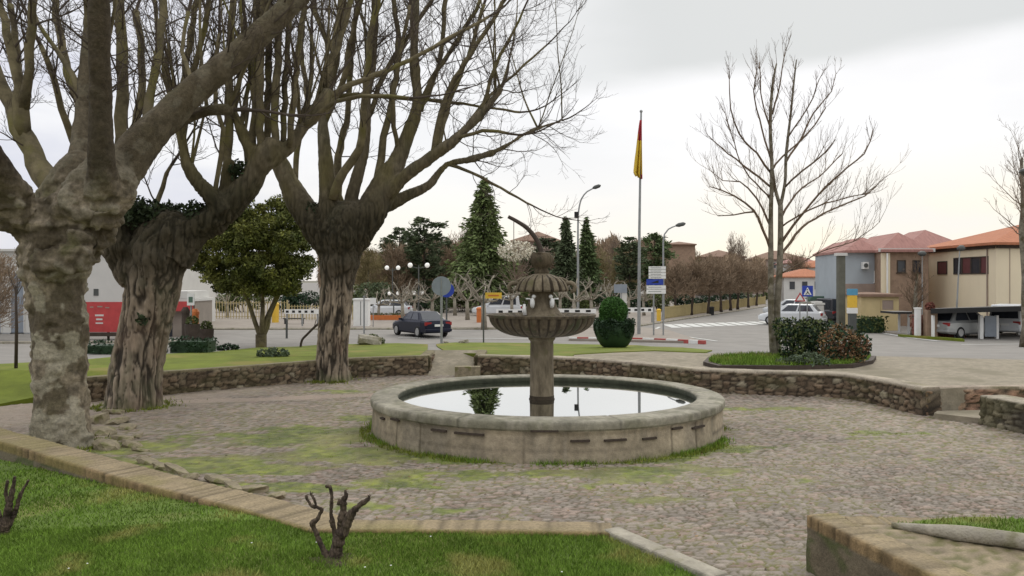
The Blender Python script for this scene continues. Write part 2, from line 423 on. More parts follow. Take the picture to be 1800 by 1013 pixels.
# passage steps through the back wall
stp = MB(); ra = F(752, 661, 0); rb = F(842, 661, 0); gt = (g1.y+2.2)
stp.v = [(g1.x+.02, ra.y-.1, .0), (g2.x-.02, rb.y-.1, .0), (g2.x-.02, gt, WZ+.035), (g1.x+.02, gt, WZ+.035), (g1.x+.02, ra.y-.1, -.02), (g2.x-.02, rb.y-.1, -.02), (g2.x-.02, gt, -.02), (g1.x+.02, gt, -.02)]
stp.f = [(0, 1, 2, 3), (7, 6, 5, 4), (0, 4, 5, 1), (1, 5, 6, 2), (2, 6, 7, 3), (3, 7, 4, 0)]
struct(stp.build('ramp', M('path_earth')))
o = MB().box(F(815, 640, .3).x-.2, g2.x+.1, g2.y-.75, g2.y-.35, -.01, .36).build('stone_block', M('rubble_rock')); tag(o, 'low worn stone block at the foot of the ramp, left end of the back wall', 'stone')
sb = MB(); sb.prism([(W2[-1].x+.05, W2[-1].y-.4), (F(1724, 739, .1).x, F(1724, 739, .1).y), (F(1724, 739, .1).x+2, F(1724, 739, .1).y+.4), (SP.x, SP.y-.2), (W2[-1].x+.3, W2[-1].y-.05)], 0, .14)
tag(sb.build('stone_step', M('path_earth')), 'low pinkish step slab in the opening between the two right hand walls', 'step')
# far pavements, island, markings
def sheet(name, poly, m, lift, n=None): return slab(name, poly, m, lift, False)
sheet('pavement', [(GD(-200, 54).x, 54), (GD(1100, 56).x, 56), (GD(1165, 63).x, 63), (GD(1345, 100).x, 100), (GD(1345, 140).x, 140), (GD(800, 140).x, 140), (-120, 140), (-120, 54)], M('pavement'), .05)
kb = MB(); kb.tube([Vector((-70, 53.9, .08))]+[Vector((x, 53.9+.02*(x+20), .08)) for x in (-20, -5, 7)]+[Vector((GD(1165, 63).x, 62.9, .08)), Vector((GD(1345, 100).x, 99.8, .08))], .09, 6)
struct(kb.build('kerb', M('kerb')))
isl = [G(1000, 599), G(1237, 604), G(1175, 583), G(1110, 576), G(1010, 580)]
slab('pavement.001', [(p.x, p.y) for p in isl], M('pavement'), .10)
for k, yp in enumerate((597.5,)):
    a = G(1000, 598.5); b = G(1130, 600); c2_ = G(1240, 605); pts = cr([a, b, c2_], .55)
    for i in range(len(pts)-1):
        q = MB(); q.obox(pts[i], pts[i+1], .16, .03, .22); o = q.build('kerb_stone', M('red_kerb') if (i//1) % 2 else M('white_paint'))
        tag(o, ('red' if i % 2 else 'white')+' painted kerb stone along the front of the traffic island', 'kerb stone', ('red' if i % 2 else 'white')+' kerb stones of the traffic island')
for i, px in enumerate(range(1180, 1360, 19)):
    D = 58+i*.5; c3 = GD(px, D); z = T(D)+.002
    o = MB().poly([(c3.x-.34, D-2, z), (c3.x+.34, D-2, z), (c3.x+.42, D+2.2, z), (c3.x-.26, D+2.2, z)]).build('road_marking', M('road_paint')); struct(o)
def line(pts, w=.14, nm='road_marking'):
    m_ = MB()
    for a, b in zip(pts[:-1], pts[1:]):
        d = Vector((b.x-a.x, b.y-a.y)).normalized(); q = Vector((-d.y, d.x, 0))*w/2; u = Vector((0, 0, .006))
        m_.poly([a-q+u, b-q+u, b+q+u, a+q+u])
    struct(m_.build(nm, M('road_paint')))
line(cr([G(1160, 575), G(1150, 583), G(1200, 591), G(1260, 600)], 1), .2)
line([G(700, 594), G(930, 596)], .25); line([G(1690, 606), G(1800, 605)], .15)
line([G(1490, 575), G(1600, 594), G(1650, 600)], .3)
# ------------------------------------------------------------------ sunken plaza floor: laid cobbles with moss
moss = []   # (x, y, rx, ry, strength, kind)
for (px, py, rx, ry, s) in [(560, 770, 2.4, 1.3, 1.1), (330, 815, 1.8, .7, 1.2), (450, 825, 1.6, .5, 1.1), (640, 800, 2.2, .8, 1.2), (700, 850, 1.2, .45, 1.0), (860, 838, 2.2, .55, .95), (1040, 845, 1.9, .5, .8),
        (1200, 830, 1.5, .5, .9), (1330, 720, 1.6, .35, 1.0), (1290, 790, .9, .6, .9), (240, 790, .9, .6, 1.2), (760, 900, .8, .3, .7), (640, 895, .7, .25, .8), (470, 858, 1.4, .35, 1.3), (640, 735, 1.0, .5, .9), (270, 715, 1.2, .4, .9),
        (1480, 760, 2.5, .7, .5), (1400, 850, 2.2, .5, .45), (620, 690, 2, .5, .7), (370, 760, 1.4, .5, .55), (1120, 880, 1.6, .3, .5), (1700, 800, 2.5, .6, .45)]:
    q = F(px, py, 0); moss.append((q.x, q.y, rx, ry, s))
def moss_mask(X, Y):
    m = np.zeros(X.shape)
    for (x, y, rx, ry, s) in moss:
        m = np.maximum(m, s*np.exp(-(((X-x)/rx)**2+((Y-y)/ry)**2)*.9))
    r = np.hypot(X-FX, Y-FY); ang = np.arctan2(Y-FY, X-FX)
    ring = ss(r, RO+.5+.35*np.sin(ang*5), RO-.1)*(.55+.5*ss(-(Y-FY), -1, 3))*(.5+fbm(ang*3+4, r*.5, 12))
    m = np.maximum(m, ring*1.1)
    n = fbm(X*1.7, Y*1.7, 5, 5)
    return ss(m*.85+n*1.1+.4*(fbm(X*5, Y*7, 77, 3)-.5), .90, 1.15)
def floor_patch(name, x0, x1, y0, y1, st):
    nx = int((x1-x0)/st)+1; ny = int((y1-y0)/st)+1
    X, Y = np.meshgrid(np.linspace(x0, x1, nx), np.linspace(y0, y1, ny), indexing='ij')
    wx = X+.12*(fbm(X*1.1, Y*1.1, 2)-.5)*2; wy = Y+.12*(fbm(X*1.1, Y*1.1, 9)-.5)*2
    f1, f2, cid = vor(wx*7.2, wy*9.5, 1)
    edge = ss(f2-f1, .03, .26)
    mm = moss_mask(X, Y); mm = mm*(1-.6*edge*(.25+.75*hsh(np.floor(cid*991), 7., 2))*ss(mm, 1.02, .5)-.14*edge); big = fbm(X*.35, Y*.35, 21, 4); med = fbm(X*1.4, Y*1.4, 31, 4)
    Z = .022*edge*(.35+.9*cid)*(1-.7*mm)+.012*(med-.5)+.022*mm*fbm(X*6, Y*6, 4)+.03*(fbm(X*.5, Y*.5, 6)-.5)
    base = np.stack([.236+.13*(cid-.5), .200+.11*(cid-.5), .166+.095*(cid-.5)], -1)
    f3 = hsh(np.floor(cid*997), 3., 5)
    pink = (f3 > .7)[..., None]*np.array([.022, -.003, -.006]); base = base+pink
    base = base*(.80+.42*big[..., None])
    joint = np.array([.075, .062, .036]); jm = np.array([.15, .15, .04])
    gm = ss(big*.6+med*.6, .45, .72)[..., None]
    jc = joint*(1-gm*.8)+jm*gm*.8
    # compacted earth strip at the left, where the stones are buried
    e = np.exp(-(((X+7.2-(Y-22)*.8)/5.0)**2+((Y-22.4-(X+8)*.28)/.45)**2))
    pth = ss(e+.4*med, .5, .9)[..., None]
    col = jc*(1-edge[..., None])+base*edge[..., None]
    col = col*(1-pth)+np.array([.30, .24, .19])*(.85+.3*med[..., None])*pth
    lp = ss(-X+.15*(Y-22)*2+2*(med-.5), 6.5, 9.5)[..., None]*ss(Y, 17, 19.5)[..., None]
    col = col*(1-.7*lp)+np.array([.25, .205, .16])*lp*.7
    fi = fbm(X*7, Y*7, 61, 3); mc = np.stack([.10+.17*med*fi*2, .15+.16*med*fi*2, .03+.02*med], -1)*(.35+.8*fi[..., None])
    dry = ss(fbm(X*.9, Y*.9, 44), .45, .7)[..., None]; mc = mc*(1-.45*dry)+np.array([.23, .20, .10])*.45*dry
    col = col*(1-mm[..., None]*.85)+mc*mm[..., None]*.85
    r = np.hypot(X-FX, Y-FY); Z = np.where(r < RO-.3, -.02, Z+.005)
    if y0 > 15: Z = Z-.03*ss(Y, 15.40, 15.30)
    return np.stack([X, Y, Z], -1), np.clip(col, .01, 1)
for i, a in enumerate([(-4.2, 8.6, 7.0, 15.32, .035), (-14.2, -4.1, 9.0, 15.3, .06), (8.5, 14.4, 7.0, 15.3, .06), (-16.2, 14.4, 15.2, 29.2, .06)]):
    V, C = floor_patch('p', *a); struct(gridmesh('plaza_floor', V, C, M('cobble')))
struct(link('plaza_floor', newmesh('plaza_floor', [(-60, -8, -.025), (60, -8, -.025), (60, 30, -.025), (-60, 30, -.025)], [(0, 1, 2, 3)]), M('path_earth')))
# moss and grass tufts on the plaza (nobody could count them)
rng = random.Random(7); nr = np.random.default_rng(5)
def blades(name, X, Y, Z, H, W, m, lean=.5):
    n = len(X); a = nr.uniform(0, 2*np.pi, n); l = nr.uniform(0, lean, n)*H; b = nr.uniform(0, 2*np.pi, n)
    v = np.empty((n, 3, 3)); dx = np.cos(a)*W/2; dy = np.sin(a)*W/2
    v[:, 0] = np.stack([X-dx, Y-dy, Z], -1); v[:, 1] = np.stack([X+dx, Y+dy, Z], -1); v[:, 2] = np.stack([X+l*np.cos(b), Y+l*np.sin(b), Z+H], -1)
    me = bpy.data.meshes.new(name); me.vertices.add(n*3); me.vertices.foreach_set('co', v.reshape(-1)); me.loops.add(n*3)
    me.loops.foreach_set('vertex_index', np.arange(n*3, dtype=np.int32)); me.polygons.add(n)
    me.polygons.foreach_set('loop_start', np.arange(0, n*3, 3, dtype=np.int32)); me.polygons.foreach_set('loop_total', np.full(n, 3, dtype=np.int32))
    me.update(calc_edges=True); return link(name, me, m)
X = nr.uniform(-8, 9, 300000); Y = nr.uniform(9, 24, 300000); mm = moss_mask(X, Y)
k = (mm > nr.uniform(.25, 1.1, len(X))) & (np.hypot(X-FX, Y-FY) > RO+.01); X = X[k]; Y = Y[k]; r = np.hypot(X-FX, Y-FY)
H = np.where(r < RO+.25, nr.uniform(.05, .12, len(X)), nr.uniform(.015, .035, len(X)))
tag(blades('moss', X, Y, np.full(len(X), -.005), H, .018, M('moss_blade'), 1.0), 'green moss and short weeds between the cobbles around the basin', 'moss', kind='stuff')
th = nr.uniform(0, 2*np.pi, 9000); k = (fbm(th*4, th*0+.3, 3, 3)+.12*(np.sin(th) < 0)+nr.uniform(-.06, .06, len(th)) > .56); th = th[k]; rr = RO+nr.exponential(.07, len(th))
tag(blades('grass_tufts', FX+rr*np.cos(th), FY+rr*np.sin(th), np.zeros(len(th))-.005, nr.uniform(.05, .14, len(th)), .02, M('blade'), .8), 'grass growing along the foot of the stone basin', 'grass', kind='stuff')
# ------------------------------------------------------------------ near lawn
E = [F(1060, 938, WZ), F(800, 933, WZ), F(545, 931, WZ), F(428, 897, WZ), F(249, 851, WZ), F(120, 812, WZ), F(0, 777, WZ)]
E += [Vector((-12.5, 17.0, WZ))]
ks = F(1060, 935, WZ); ke = F(1237, 1013, WZ); ke2 = ke+(ke-ks)*.6
def lz(x, y):
    return .60-.24*np.clip((-x-3.0)/5.2, 0, 1.6)+.03*(fbm(x*.6+9, y*.6, 3)-.5)
LP = [(p.x, p.y) for p in E]+[(-12.5, -4), (ke2.x+.05, -4), (ke2.x, ke2.y), (ks.x, ks.y)]
st = .12; X, Y = np.meshgrid(np.arange(-12.6, 2.6, st), np.arange(-4, 17.2, st), indexing='ij')
# slide the grid a little under the brick band so that no gap shows
LPb = [(p.x+(.0), p.y+.14) for p in E]+LP[len(E):]
kp = inpoly((X[:-1, :-1]+st/2), (Y[:-1, :-1]+st/2), LPb)
struct(gridmesh('lawn', np.stack([X, Y, lz(X, Y)], -1), None, M('lawn'), keep=kp))
def lawn_blades(n, y0, y1, w, h0, h1):
    Y = nr.uniform(y0, y1, n); X = nr.uniform(-.68*y1, 2.6, n); k = inpoly(X, Y, LP) & (X > -.66*Y-.5); X = X[k]; Y = Y[k]
    return X, Y, lz(X, Y)-.004, nr.uniform(h0, h1, len(X))*(.6+.8*fbm(X*2, Y*2, 8)), np.full(len(X), w)
q = [lawn_blades(150000, 6.8, 9.2, .009, .02, .055), lawn_blades(60000, 9.2, 12.5, .013, .025, .055), lawn_blades(12000, 12.5, 16, .018, .03, .055), lawn_blades(14000, 4, 6.8, .014, .03, .05)]
q = [np.concatenate([a[i] for a in q]) for i in range(5)]
tag(blades('grass', q[0], q[1], q[2], q[3], q[4], M('blade'), 1.1), 'short green and straw coloured grass of the near lawn', 'grass', kind='stuff')
# tiny white daisies
d_ = MB()
for i in range(14):
    x = rng.uniform(-4.2, 1.2); y = rng.uniform(7.0, 8.6)
    if inpoly(np.array([x]), np.array([y]), LP)[0]: d_.sphere((x, y, float(lz(np.array(x), np.array(y)))+.045), .010, 6, 3, (1, 1, .4))
tag(d_.build('daisies', M('white_paint')), 'tiny white daisies scattered in the near lawn', 'flowers', kind='stuff')
# ------------------------------------------------------------------ low walls
def wall(name, path, th, z0, z1, label, style='rubble', st=.035, cap=(.30, .26, .19), body=(.20, .14, .09), seed=0, capn=.03, top='cap', zfun=None, copingw=0, sf=4.0):
    "path = front (left-hand side hidden) edge; thickness goes to the left"
    pts = cr([Vector((p[0], p[1], 0)) for p in path], .05) if len(path) > 2 else [Vector((path[0][0], path[0][1], 0)).lerp(Vector((path[1][0], path[1][1], 0)), t) for t in np.linspace(0, 1, int((Vector(path[1][:2])-Vector(path[0][:2])).length/.04)+2)]
    A = np.array([(p.x, p.y) for p in pts]); d = np.gradient(A, axis=0); d /= np.linalg.norm(d, axis=1)[:, None]+1e-9; N = np.stack([-d[:, 1], d[:, 0]], -1)
    s = np.concatenate([[0], np.cumsum(np.linalg.norm(np.diff(A, axis=0), axis=1))])
    h = z1-z0; nf = max(3, int(h/st)); nt_ = max(3, int(th/.05))
    prof = [(0, z0+h*i/nf, 0) for i in range(nf+1)]+[(th*i/nt_, z1, 1) for i in range(1, nt_+1)]+[(th, z1-h*i/nf, 2) for i in range(1, nf+1)]
    a = len(A); b = len(prof); V = np.zeros((a, b, 3)); C = np.zeros((a, b, 3))
    o_ = np.array([p[0] for p in prof]); z_ = np.array([p[1] for p in prof]); side = np.array([p[2] for p in prof])
    S, Zg = np.meshgrid(s, z_, indexing='ij'); O = np.broadcast_to(o_, S.shape); SD = np.broadcast_to(side, S.shape)
    v2 = np.where(SD == 1, O+5, Zg+SD*3)
    if style == 'rubble':
        f1, f2, cid = vor(S*sf+.5*fbm(S*2, v2*2, seed), v2*sf*1.75+.5*fbm(S*3, v2*2, seed+1), seed+2)
        e = ss(f2-f1, .03, .26); disp = .06*e*(.2+.8*cid)+.02*fbm(S*7, v2*9, seed)
        f3 = hsh(np.floor(cid*997), 2., 5)
        col = np.array(body)*(.50+.95*cid[..., None]); col = col*(1-.35*(f3 > .7)[..., None])+(f3 > .7)[..., None]*np.array([.09, .078, .052])*1.1
        col = np.where((f3 < .08)[..., None], np.array([.32, .28, .20]), col)
        col = col*e[..., None]+np.array([.045, .035, .025])*(1-e[..., None])
        mo = ss(fbm(S*.8, v2*3, seed+5), .45, .65)[..., None]; col = col*(1-.5*mo)+np.array([.085, .08, .035])*.5*mo; col = col*(.6+.8*fbm(S*6, v2*8, seed+4)[..., None])
        tp = (SD == 1) | (Zg > z1-capn)
        n_ = fbm(S*3, v2*6, seed+8)[..., None]
        f1b, f2b, cb = vor(S*(2.4 if copingw else 4), O*2.0, seed+20)
        cc = np.array(cap)*(.7+.5*n_)*(.85+.3*cb[..., None])*(.65+.35*ss(f2b-f1b, .0, .08)[..., None])
        mo2 = ss(fbm(S*.7, O*4, seed+15), .5, .7)[..., None]; cc = cc*(1-.5*mo2)+np.array([.15, .14, .055])*.5*mo2
        col = np.where(tp[..., None], cc, col); disp = np.where(tp, .012*n_[..., 0]+copingw, disp)
    else:                                   # bricks set on edge
        w = .075; ci = np.floor(S/w); fr = S/w-ci; rid = hsh(ci, 1., seed); e = ss(np.minimum(fr, 1-fr), .02, .16)
        soldier = (SD == 1) | (Zg > z1-.13)
        n_ = fbm(S*3, v2*5, seed+8); disp = np.where(soldier, .012*e+.012*rid, .03*fbm(S*5, v2*7, seed))
        c1 = np.array([.235, .165, .085])*(.65+.6*rid[..., None])*(.75+.5*n_[..., None])*(.55+.45*e[..., None])
        mo2 = ss(fbm(S*.9, O*3, seed+15), .42, .66)[..., None]; c1 = c1*(1-.6*mo2)+np.array([.20, .165, .055])*.6*mo2
        c2_ = np.array([.15, .125, .085])*(.6+.8*n_[..., None])
        mo3 = ss(fbm(S*1.5, Zg*4, seed+25), .55, .65)[..., None]; c2_ = c2_*(1-.7*mo3)+np.array([.06, .085, .02])*.7*mo3
        col = np.where(soldier[..., None], c1, c2_)
        ctop = np.array([.26, .205, .125])*(.6+.45*n_[..., None]+.3*rid[..., None])*(.62+.38*e[..., None])
        mo4 = ss(fbm(S*1.1, O*2.2, seed+35), .45, .68)[..., None]; ctop = ctop*(1-.5*mo4)+np.array([.22, .19, .07])*.5*mo4
        col = np.where((SD == 1)[..., None], ctop, col)
    sgn = np.where(SD == 0, -1, np.where(SD == 2, 1, 0))
    OO = O+sgn*disp; ZZ = Zg+np.where(SD == 1, disp*.6, 0)+np.where(Zg > z1-.001, .02*(fbm(S*1.2, O*2, seed+3)-.5), 0)
    V[..., 0] = A[:, 0][:, None]+N[:, 0][:, None]*OO; V[..., 1] = A[:, 1][:, None]+N[:, 1][:, None]*OO; V[..., 2] = ZZ
    o = gridmesh(name, V, np.clip(C+col, .01, 1), M('stone'))
    # close the two ends
    me = o.data; bm = bmesh.new(); bm.from_mesh(me); bm.verts.ensure_lookup_table()
    for row, rev in ((0, False), (a-1, True)):
        vs = [bm.verts[row*b+i] for i in range(b)]
        if rev: vs.reverse()
        try: bm.faces.new(vs)
        except Exception: pass
    bm.to_mesh(me); bm.free()
    return tag(o, label, 'wall')
T3 = F(585, 668, 0)
wall('stone_wall', [(p.x, p.y) for p in W1], .34, -.02, WZ+.02, 'low rubble stone wall curving behind the left trees up to the steps', seed=1, cap=(.20, .17, .10), body=(.175, .13, .085), capn=.06)
wall('stone_wall', [(p.x, p.y) for p in W2], .42, -.02, WZ+.025, 'long low rubble wall with pale coping behind and right of the fountain', seed=2, cap=(.36, .31, .24), body=(.165, .12, .08), capn=.07, copingw=.03)
wall('stone_wall', [(W2[-1].x+.05, W2[-1].y+.03), (SP.x, SP.y), (26, SP.y+.3)], .32, -.02, WZ+.015, 'far side wall of the right hand opening, with pink stones', seed=3, cap=(.33, .27, .21), body=(.30, .18, .12), capn=.05)
a3 = F(1724, 697, WZ); b3 = F(1800, 711, WZ)
wall('stone_wall', [(a3.x, a3.y), (b3.x+.0, b3.y), (b3.x+.5, b3.y-3), (b3.x+.7, b3.y-7)], .62, -.02, WZ+.02, 'thick dark stone wall with pale top at the right edge', seed=4, cap=(.34, .30, .23), body=(.13, .115, .085))
# brick topped edging of the near lawn
W0 = [(p.x, p.y) for p in E[::-1]]
wall('brick_edging', [(-12.5, 17.0), (E[6].x, E[6].y), (E[4].x, E[4].y), (E[3].x, E[3].y), (E[2].x, E[2].y)], .50, .2, WZ, 'mossy brick edging that climbs from the left edge beside the near lawn', style='brick', seed=5)
wall('brick_edging', [(E[2].x-.02, E[2].y-.02), (E[1].x, E[1].y), (E[0].x+.10, E[0].y-.0)], .36, .2, WZ-.004, 'straight flush brick edging between the near lawn and the cobbles', style='brick', seed=6)
kk = MB()
def kerb_row(a, b, z1):
    a = Vector(a); b = Vector(b); n = max(1, int((b-a).length/.62)); u = (b-a)/n
    for i in range(n): kk.obox((a+u*i+u.normalized()*.006).to_tuple(), (a+u*(i+1)-u.normalized()*.006).to_tuple(), .2, 0, z1+.006*math.sin(i*2.3))
kd = (ke2-ks).normalized(); kn = Vector((-kd.y, kd.x, 0))
kerb_row((ks.x+kn.x*.1, ks.y+kn.y*.1+.04), (ke2.x+kn.x*.1, ke2.y+kn.y*.1), WZ+.02); kk.obox((ks.x+kn.x*.1+.03, ks.y+kn.y*.1), (ke2.x+kn.x*.1, ke2.y+kn.y*.1), .17, 0, WZ-.01); kk.obox((ke2.x+kn.x*.1, ke2.y+kn.y*.1), (ke2.x+.4, -4), .2, 0, WZ+.012)
o = kk.build('concrete_kerb', M('kerb')); bev = o.modifiers.new('b', 'BEVEL'); bev.width = .02; bev.segments = 2
tag(o, 'pale concrete kerb at the right corner of the near lawn', 'kerb')
# right raised bed: brick walls, earth, rounded kerb, grass
q1 = F(1420, 905, WZ); q2 = F(1640, 1013, WZ); qd = (q2-q1).normalized()
wall('brick_edging', [(q2.x+qd.x*5, q2.y+qd.y*5), (q2.x, q2.y), (q1.x, q1.y)][::-1], .34, -.02, WZ, 'brick topped retaining wall of the raised bed at the lower right', style='brick', seed=9)
wall('brick_edging', [(9.5, 9.0), (q1.x+.36, q1.y-.06)], .30, -.02, WZ-.006, 'low back edging of the raised bed at the lower right', style='brick', seed=10)
X, Y = np.meshgrid(np.arange(3.2, 10, .08), np.arange(1, 9.5, .08), indexing='ij')
bp_ = [(q1.x+.1, q1.y-.05), (q2.x+.1, q2.y), (q2.x+1.2, 1.2), (9.9, 1.2), (9.5, 9.0)]
kp = inpoly(X[:-1, :-1]+.04, Y[:-1, :-1]+.04, bp_)
f1, f2, cid = vor(X*7, Y*8, 3); e = ss(f2-f1, .05, .25); n_ = fbm(X*2, Y*2, 3)[..., None]
col = (np.array([.25, .20, .13])*(.7+.5*cid[..., None])*e[..., None]+np.array([.13, .12, .05])*(1-e[..., None]))*(.7+.6*n_)
struct(gridmesh('path', np.stack([X, Y, WZ-.012+.012*e], -1), col, M('cobble'), keep=kp))
k1 = F(1568, 926, WZ); k2 = F(1680, 948, WZ); k3 = F(1800, 966, WZ)
kc = cr([k1+Vector((0, 0, .02)), k2+Vector((0, 0, .06)), k3+Vector((0, 0, .07)), Vector((6.2, k3.y-.9, WZ+.07)), Vector((8.5, k3.y-2.4, WZ+.07))], .1)
km = MB(); km.tube(kc, [.025+.055*min(1, i/6) for i in range(len(kc))], 10)
km.v = [(v[0]+.006*math.sin(v[0]*23+v[1]*17), v[1]+.008*math.sin(v[0]*31), v[2]+.006*math.sin(v[0]*19+v[1]*29)) for v in km.v]; tag(km.build('rounded_kerb', M('kerb'), smooth=True), 'rounded pale concrete kerb bar tapering to a point at the lower right', 'kerb')
gp = [(k1.x+.02, k1.y+.01), (k1.x+.35, k1.y+.06), (9.3, 8.86)]+[(p.x, p.y+.03) for p in reversed(kc)]
X, Y = np.meshgrid(np.arange(3.8, 9.4, .06), np.arange(5, 9.2, .06), indexing='ij')
kp = inpoly(X[:-1, :-1]+.03, Y[:-1, :-1]+.03, gp)
bedz = lambda x, y: WZ+.03+.05*ss(x, 4.0, 4.8)
struct(gridmesh('lawn', np.stack([X, Y, bedz(X, Y)], -1), None, M('lawn'), keep=kp))
X = nr.uniform(3.9, 7.5, 22000); Y = nr.uniform(6.4, 9.0, 22000); k = inpoly(X, Y, gp); X = X[k]; Y = Y[k]
tag(blades('grass', X, Y, bedz(X, Y)-.003, nr.uniform(.02, .06, len(X)), .010, M('blade'), 1.0), 'grass behind the rounded kerb in the lower right bed', 'grass', kind='stuff')
X = []; Y = []
for (cx_, cy_, rr_) in [(-8.55, 16.3, .62), (-9.5, 21.4, .80), (-5.7, 27.0, .62)]:
    a = nr.uniform(0, 6.283, 1500); r_ = rr_+nr.exponential(.12, 1500); X.append(cx_+r_*np.cos(a)); Y.append(cy_+r_*np.sin(a))
X = np.concatenate(X); Y = np.concatenate(Y); k = fbm(X*3, Y*3, 9) > .45; X = X[k]; Y = Y[k]
tag(blades('weeds', X, Y, np.zeros(len(X)), nr.uniform(.04, .13, len(X)), .025, M('moss_blade'), 1.0), 'weeds and grass around the feet of the three big trunks', 'weeds', kind='stuff')
# stone edging slabs in the moss behind the brick edging, and rocks by the nearest trunk
def rock(cx, cy, z, sx, sy, sz, rz, seed, m='rubble_rock', name='rock'):
    b = bmesh.new(); bmesh.ops.create_icosphere(b, subdivisions=2, radius=1)
    for v in b.verts:
        n = mn.noise(v.co*1.3+Vector((seed, 0, 0)))*.5+mn.noise(v.co*3+Vector((seed, 5, 0)))*.18
        v.co *= 1+n; v.co.x = max(-.8, min(.8, v.co.x)); v.co.z = max(-.6, min(.62, v.co.z))
        v.co = Vector((v.co.x*sx, v.co.y*sy, v.co.z*sz))
    me = bpy.data.meshes.new(name); b.to_mesh(me); b.free()
    o = link(name, me, M(m)); o.location = (cx, cy, z); o.rotation_euler = (rng.uniform(-.25, .25), rng.uniform(-.3, .3), rz); return o
RL = ['large flat tan rock touching the nearest trunk, middle of the heap', 'broad low rock at the top middle of the heap', 'biggest rock, lowest and nearest the trunk in the heap', 'long thin slab in the centre of the heap', 'thin slab at the lower right of the heap', 'topmost rock of the heap by the nearest trunk',
 'small rock right of the middle of the heap', 'small low rock at the right edge of the heap', 'upright rock leaning on the nearest trunk', 'small flat rock lying furthest right, near the brick edging']
for i, (px, py, sx, sy, sz) in enumerate([(180, 765, .32, .2, .13), (205, 745, .25, .3, .12), (190, 790, .35, .2, .14), (215, 775, .3, .14, .1), (232, 788, .28, .12, .12), (200, 728, .3, .2, .1), (225, 755, .2, .16, .09), (240, 770, .2, .1, .07), (175, 745, .22, .2, .2), (250, 795, .25, .1, .06)]):
    q = F(px, py, 0); tag(rock(q.x, q.y, sz*.45, sx, sy, sz, rng.uniform(-.8, .5), i*3.1), RL[i], 'rock', 'rocks heaped at the foot of the nearest trunk')
for i, (px, py) in enumerate([(262, 818), (285, 826), (310, 832), (385, 850), (412, 862), (445, 866), (480, 880), (330, 845)]):
    q = F(px, py, 0); tag(rock(q.x, q.y, .05, .34, .10, .09, -.55+rng.uniform(-.3, .2), 40+i*2.3, name='edging_slab'), 'pale weathered edging slab lying in the moss behind the brick edging', 'slab', 'loose edging slabs in the moss')
# ------------------------------------------------------------------ fountain
ft = thing('fountain', 'round granite basin fountain with a fluted bowl, shell cap and curved spout', 'fountain', (FX, FY, 0))
ns = 520; th = np.linspace(0, 2*np.pi, ns, endpoint=False)
prof = [(RO+.01, -.02), (RO, .05)]+[(RO-.004*i, .05+.06*i) for i in range(1, 9)]+[(RO-.01, .56), (RO-.012, .585), (RO+.012, .593), (RO+.02, .61), (RO+.02, .69), (RO+.016, .725), (RO-.004, .743), (RO-.05, ZR)]
prof += [(RO-.05-(RO-.05-RI-.03)*i/8, ZR+.003) for i in range(1, 9)]+[(RI+.02, ZR-.01), (RI, ZR-.04), (RI, .66), (RI+.03, .62), (RI+.05, .5), (RI+.05, .25)]
pr = np.array([p[0] for p in prof]); pz = np.array([p[1] for p in prof]); A_, Z_ = np.meshgrid(th, pz, indexing='ij'); R_ = np.broadcast_to(pr, A_.shape).copy()
nb = 33; u = A_*nb/(2*np.pi)+.37*np.floor(A_*0); fr = np.abs(u-np.round(u)); vis = (Z_ < .59) & (R_ > RO-.2)
g = ss(fr, .004, .03); R_ -= np.where(vis, .008*(1-g), 0)
nb2 = 16; u2 = A_*nb2/(2*np.pi)+.2; fr2 = np.abs(u2-np.round(u2)); capm = (Z_ >= .585) & (R_ > RI+.01); g2_ = ss(fr2, 0, .018)
Z2 = Z_-np.where(capm, .010*(1-g2_), 0)
sx = A_*RO; n1 = fbm(sx*1.3+40, Z_*2+3, 3, 5); n2 = fbm(sx*5, Z_*9, 9, 4); n3 = fbm(sx*2.2, Z_*.5, 14, 4)
R_ += .018*(n2-.5)*(R_ > RI+.02)+.02*(n1-.5)*vis
bi = np.floor(u); bc = hsh(bi, 2., 4)
side = np.array([.36, .30, .215])*(.62+.62*bc[..., None])*(.62+.76*n1[..., None])
side = side*(1-.35*ss(n3, .5, .75)[..., None])+np.array([.22, .20, .165])*.35*ss(n3, .5, .75)[..., None]
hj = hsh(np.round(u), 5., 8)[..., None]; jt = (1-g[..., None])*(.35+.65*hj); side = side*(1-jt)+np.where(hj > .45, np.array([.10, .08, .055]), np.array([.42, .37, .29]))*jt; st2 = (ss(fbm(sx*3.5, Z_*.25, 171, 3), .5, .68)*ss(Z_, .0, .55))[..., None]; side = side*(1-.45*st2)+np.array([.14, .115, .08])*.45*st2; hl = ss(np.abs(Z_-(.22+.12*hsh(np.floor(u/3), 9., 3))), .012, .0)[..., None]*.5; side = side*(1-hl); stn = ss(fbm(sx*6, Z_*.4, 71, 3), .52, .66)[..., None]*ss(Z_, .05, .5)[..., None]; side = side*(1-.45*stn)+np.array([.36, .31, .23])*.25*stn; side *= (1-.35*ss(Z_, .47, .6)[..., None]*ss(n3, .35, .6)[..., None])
ms = (ss(Z_, .2, .0)*ss(n1, .35, .6))[..., None]; side = side*(1-.6*ms)+np.array([.12, .13, .05])*.6*ms
lich = ss(fbm(A_*14, R_*6, 91, 4), .5, .62)[..., None]
rim = (np.array([.275, .255, .20])*(1-.55*lich)+np.array([.15, .145, .095])*.55*lich)*(.55+.9*n1[..., None])*(.8+.4*fbm(A_*9, R_*5, 31)[..., None])*(.6+.4*g2_[..., None])
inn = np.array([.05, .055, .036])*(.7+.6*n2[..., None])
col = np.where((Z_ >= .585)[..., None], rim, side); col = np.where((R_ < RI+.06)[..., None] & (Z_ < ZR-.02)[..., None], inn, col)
V = np.stack([R_*np.cos(A_), R_*np.sin(A_), Z2], -1)
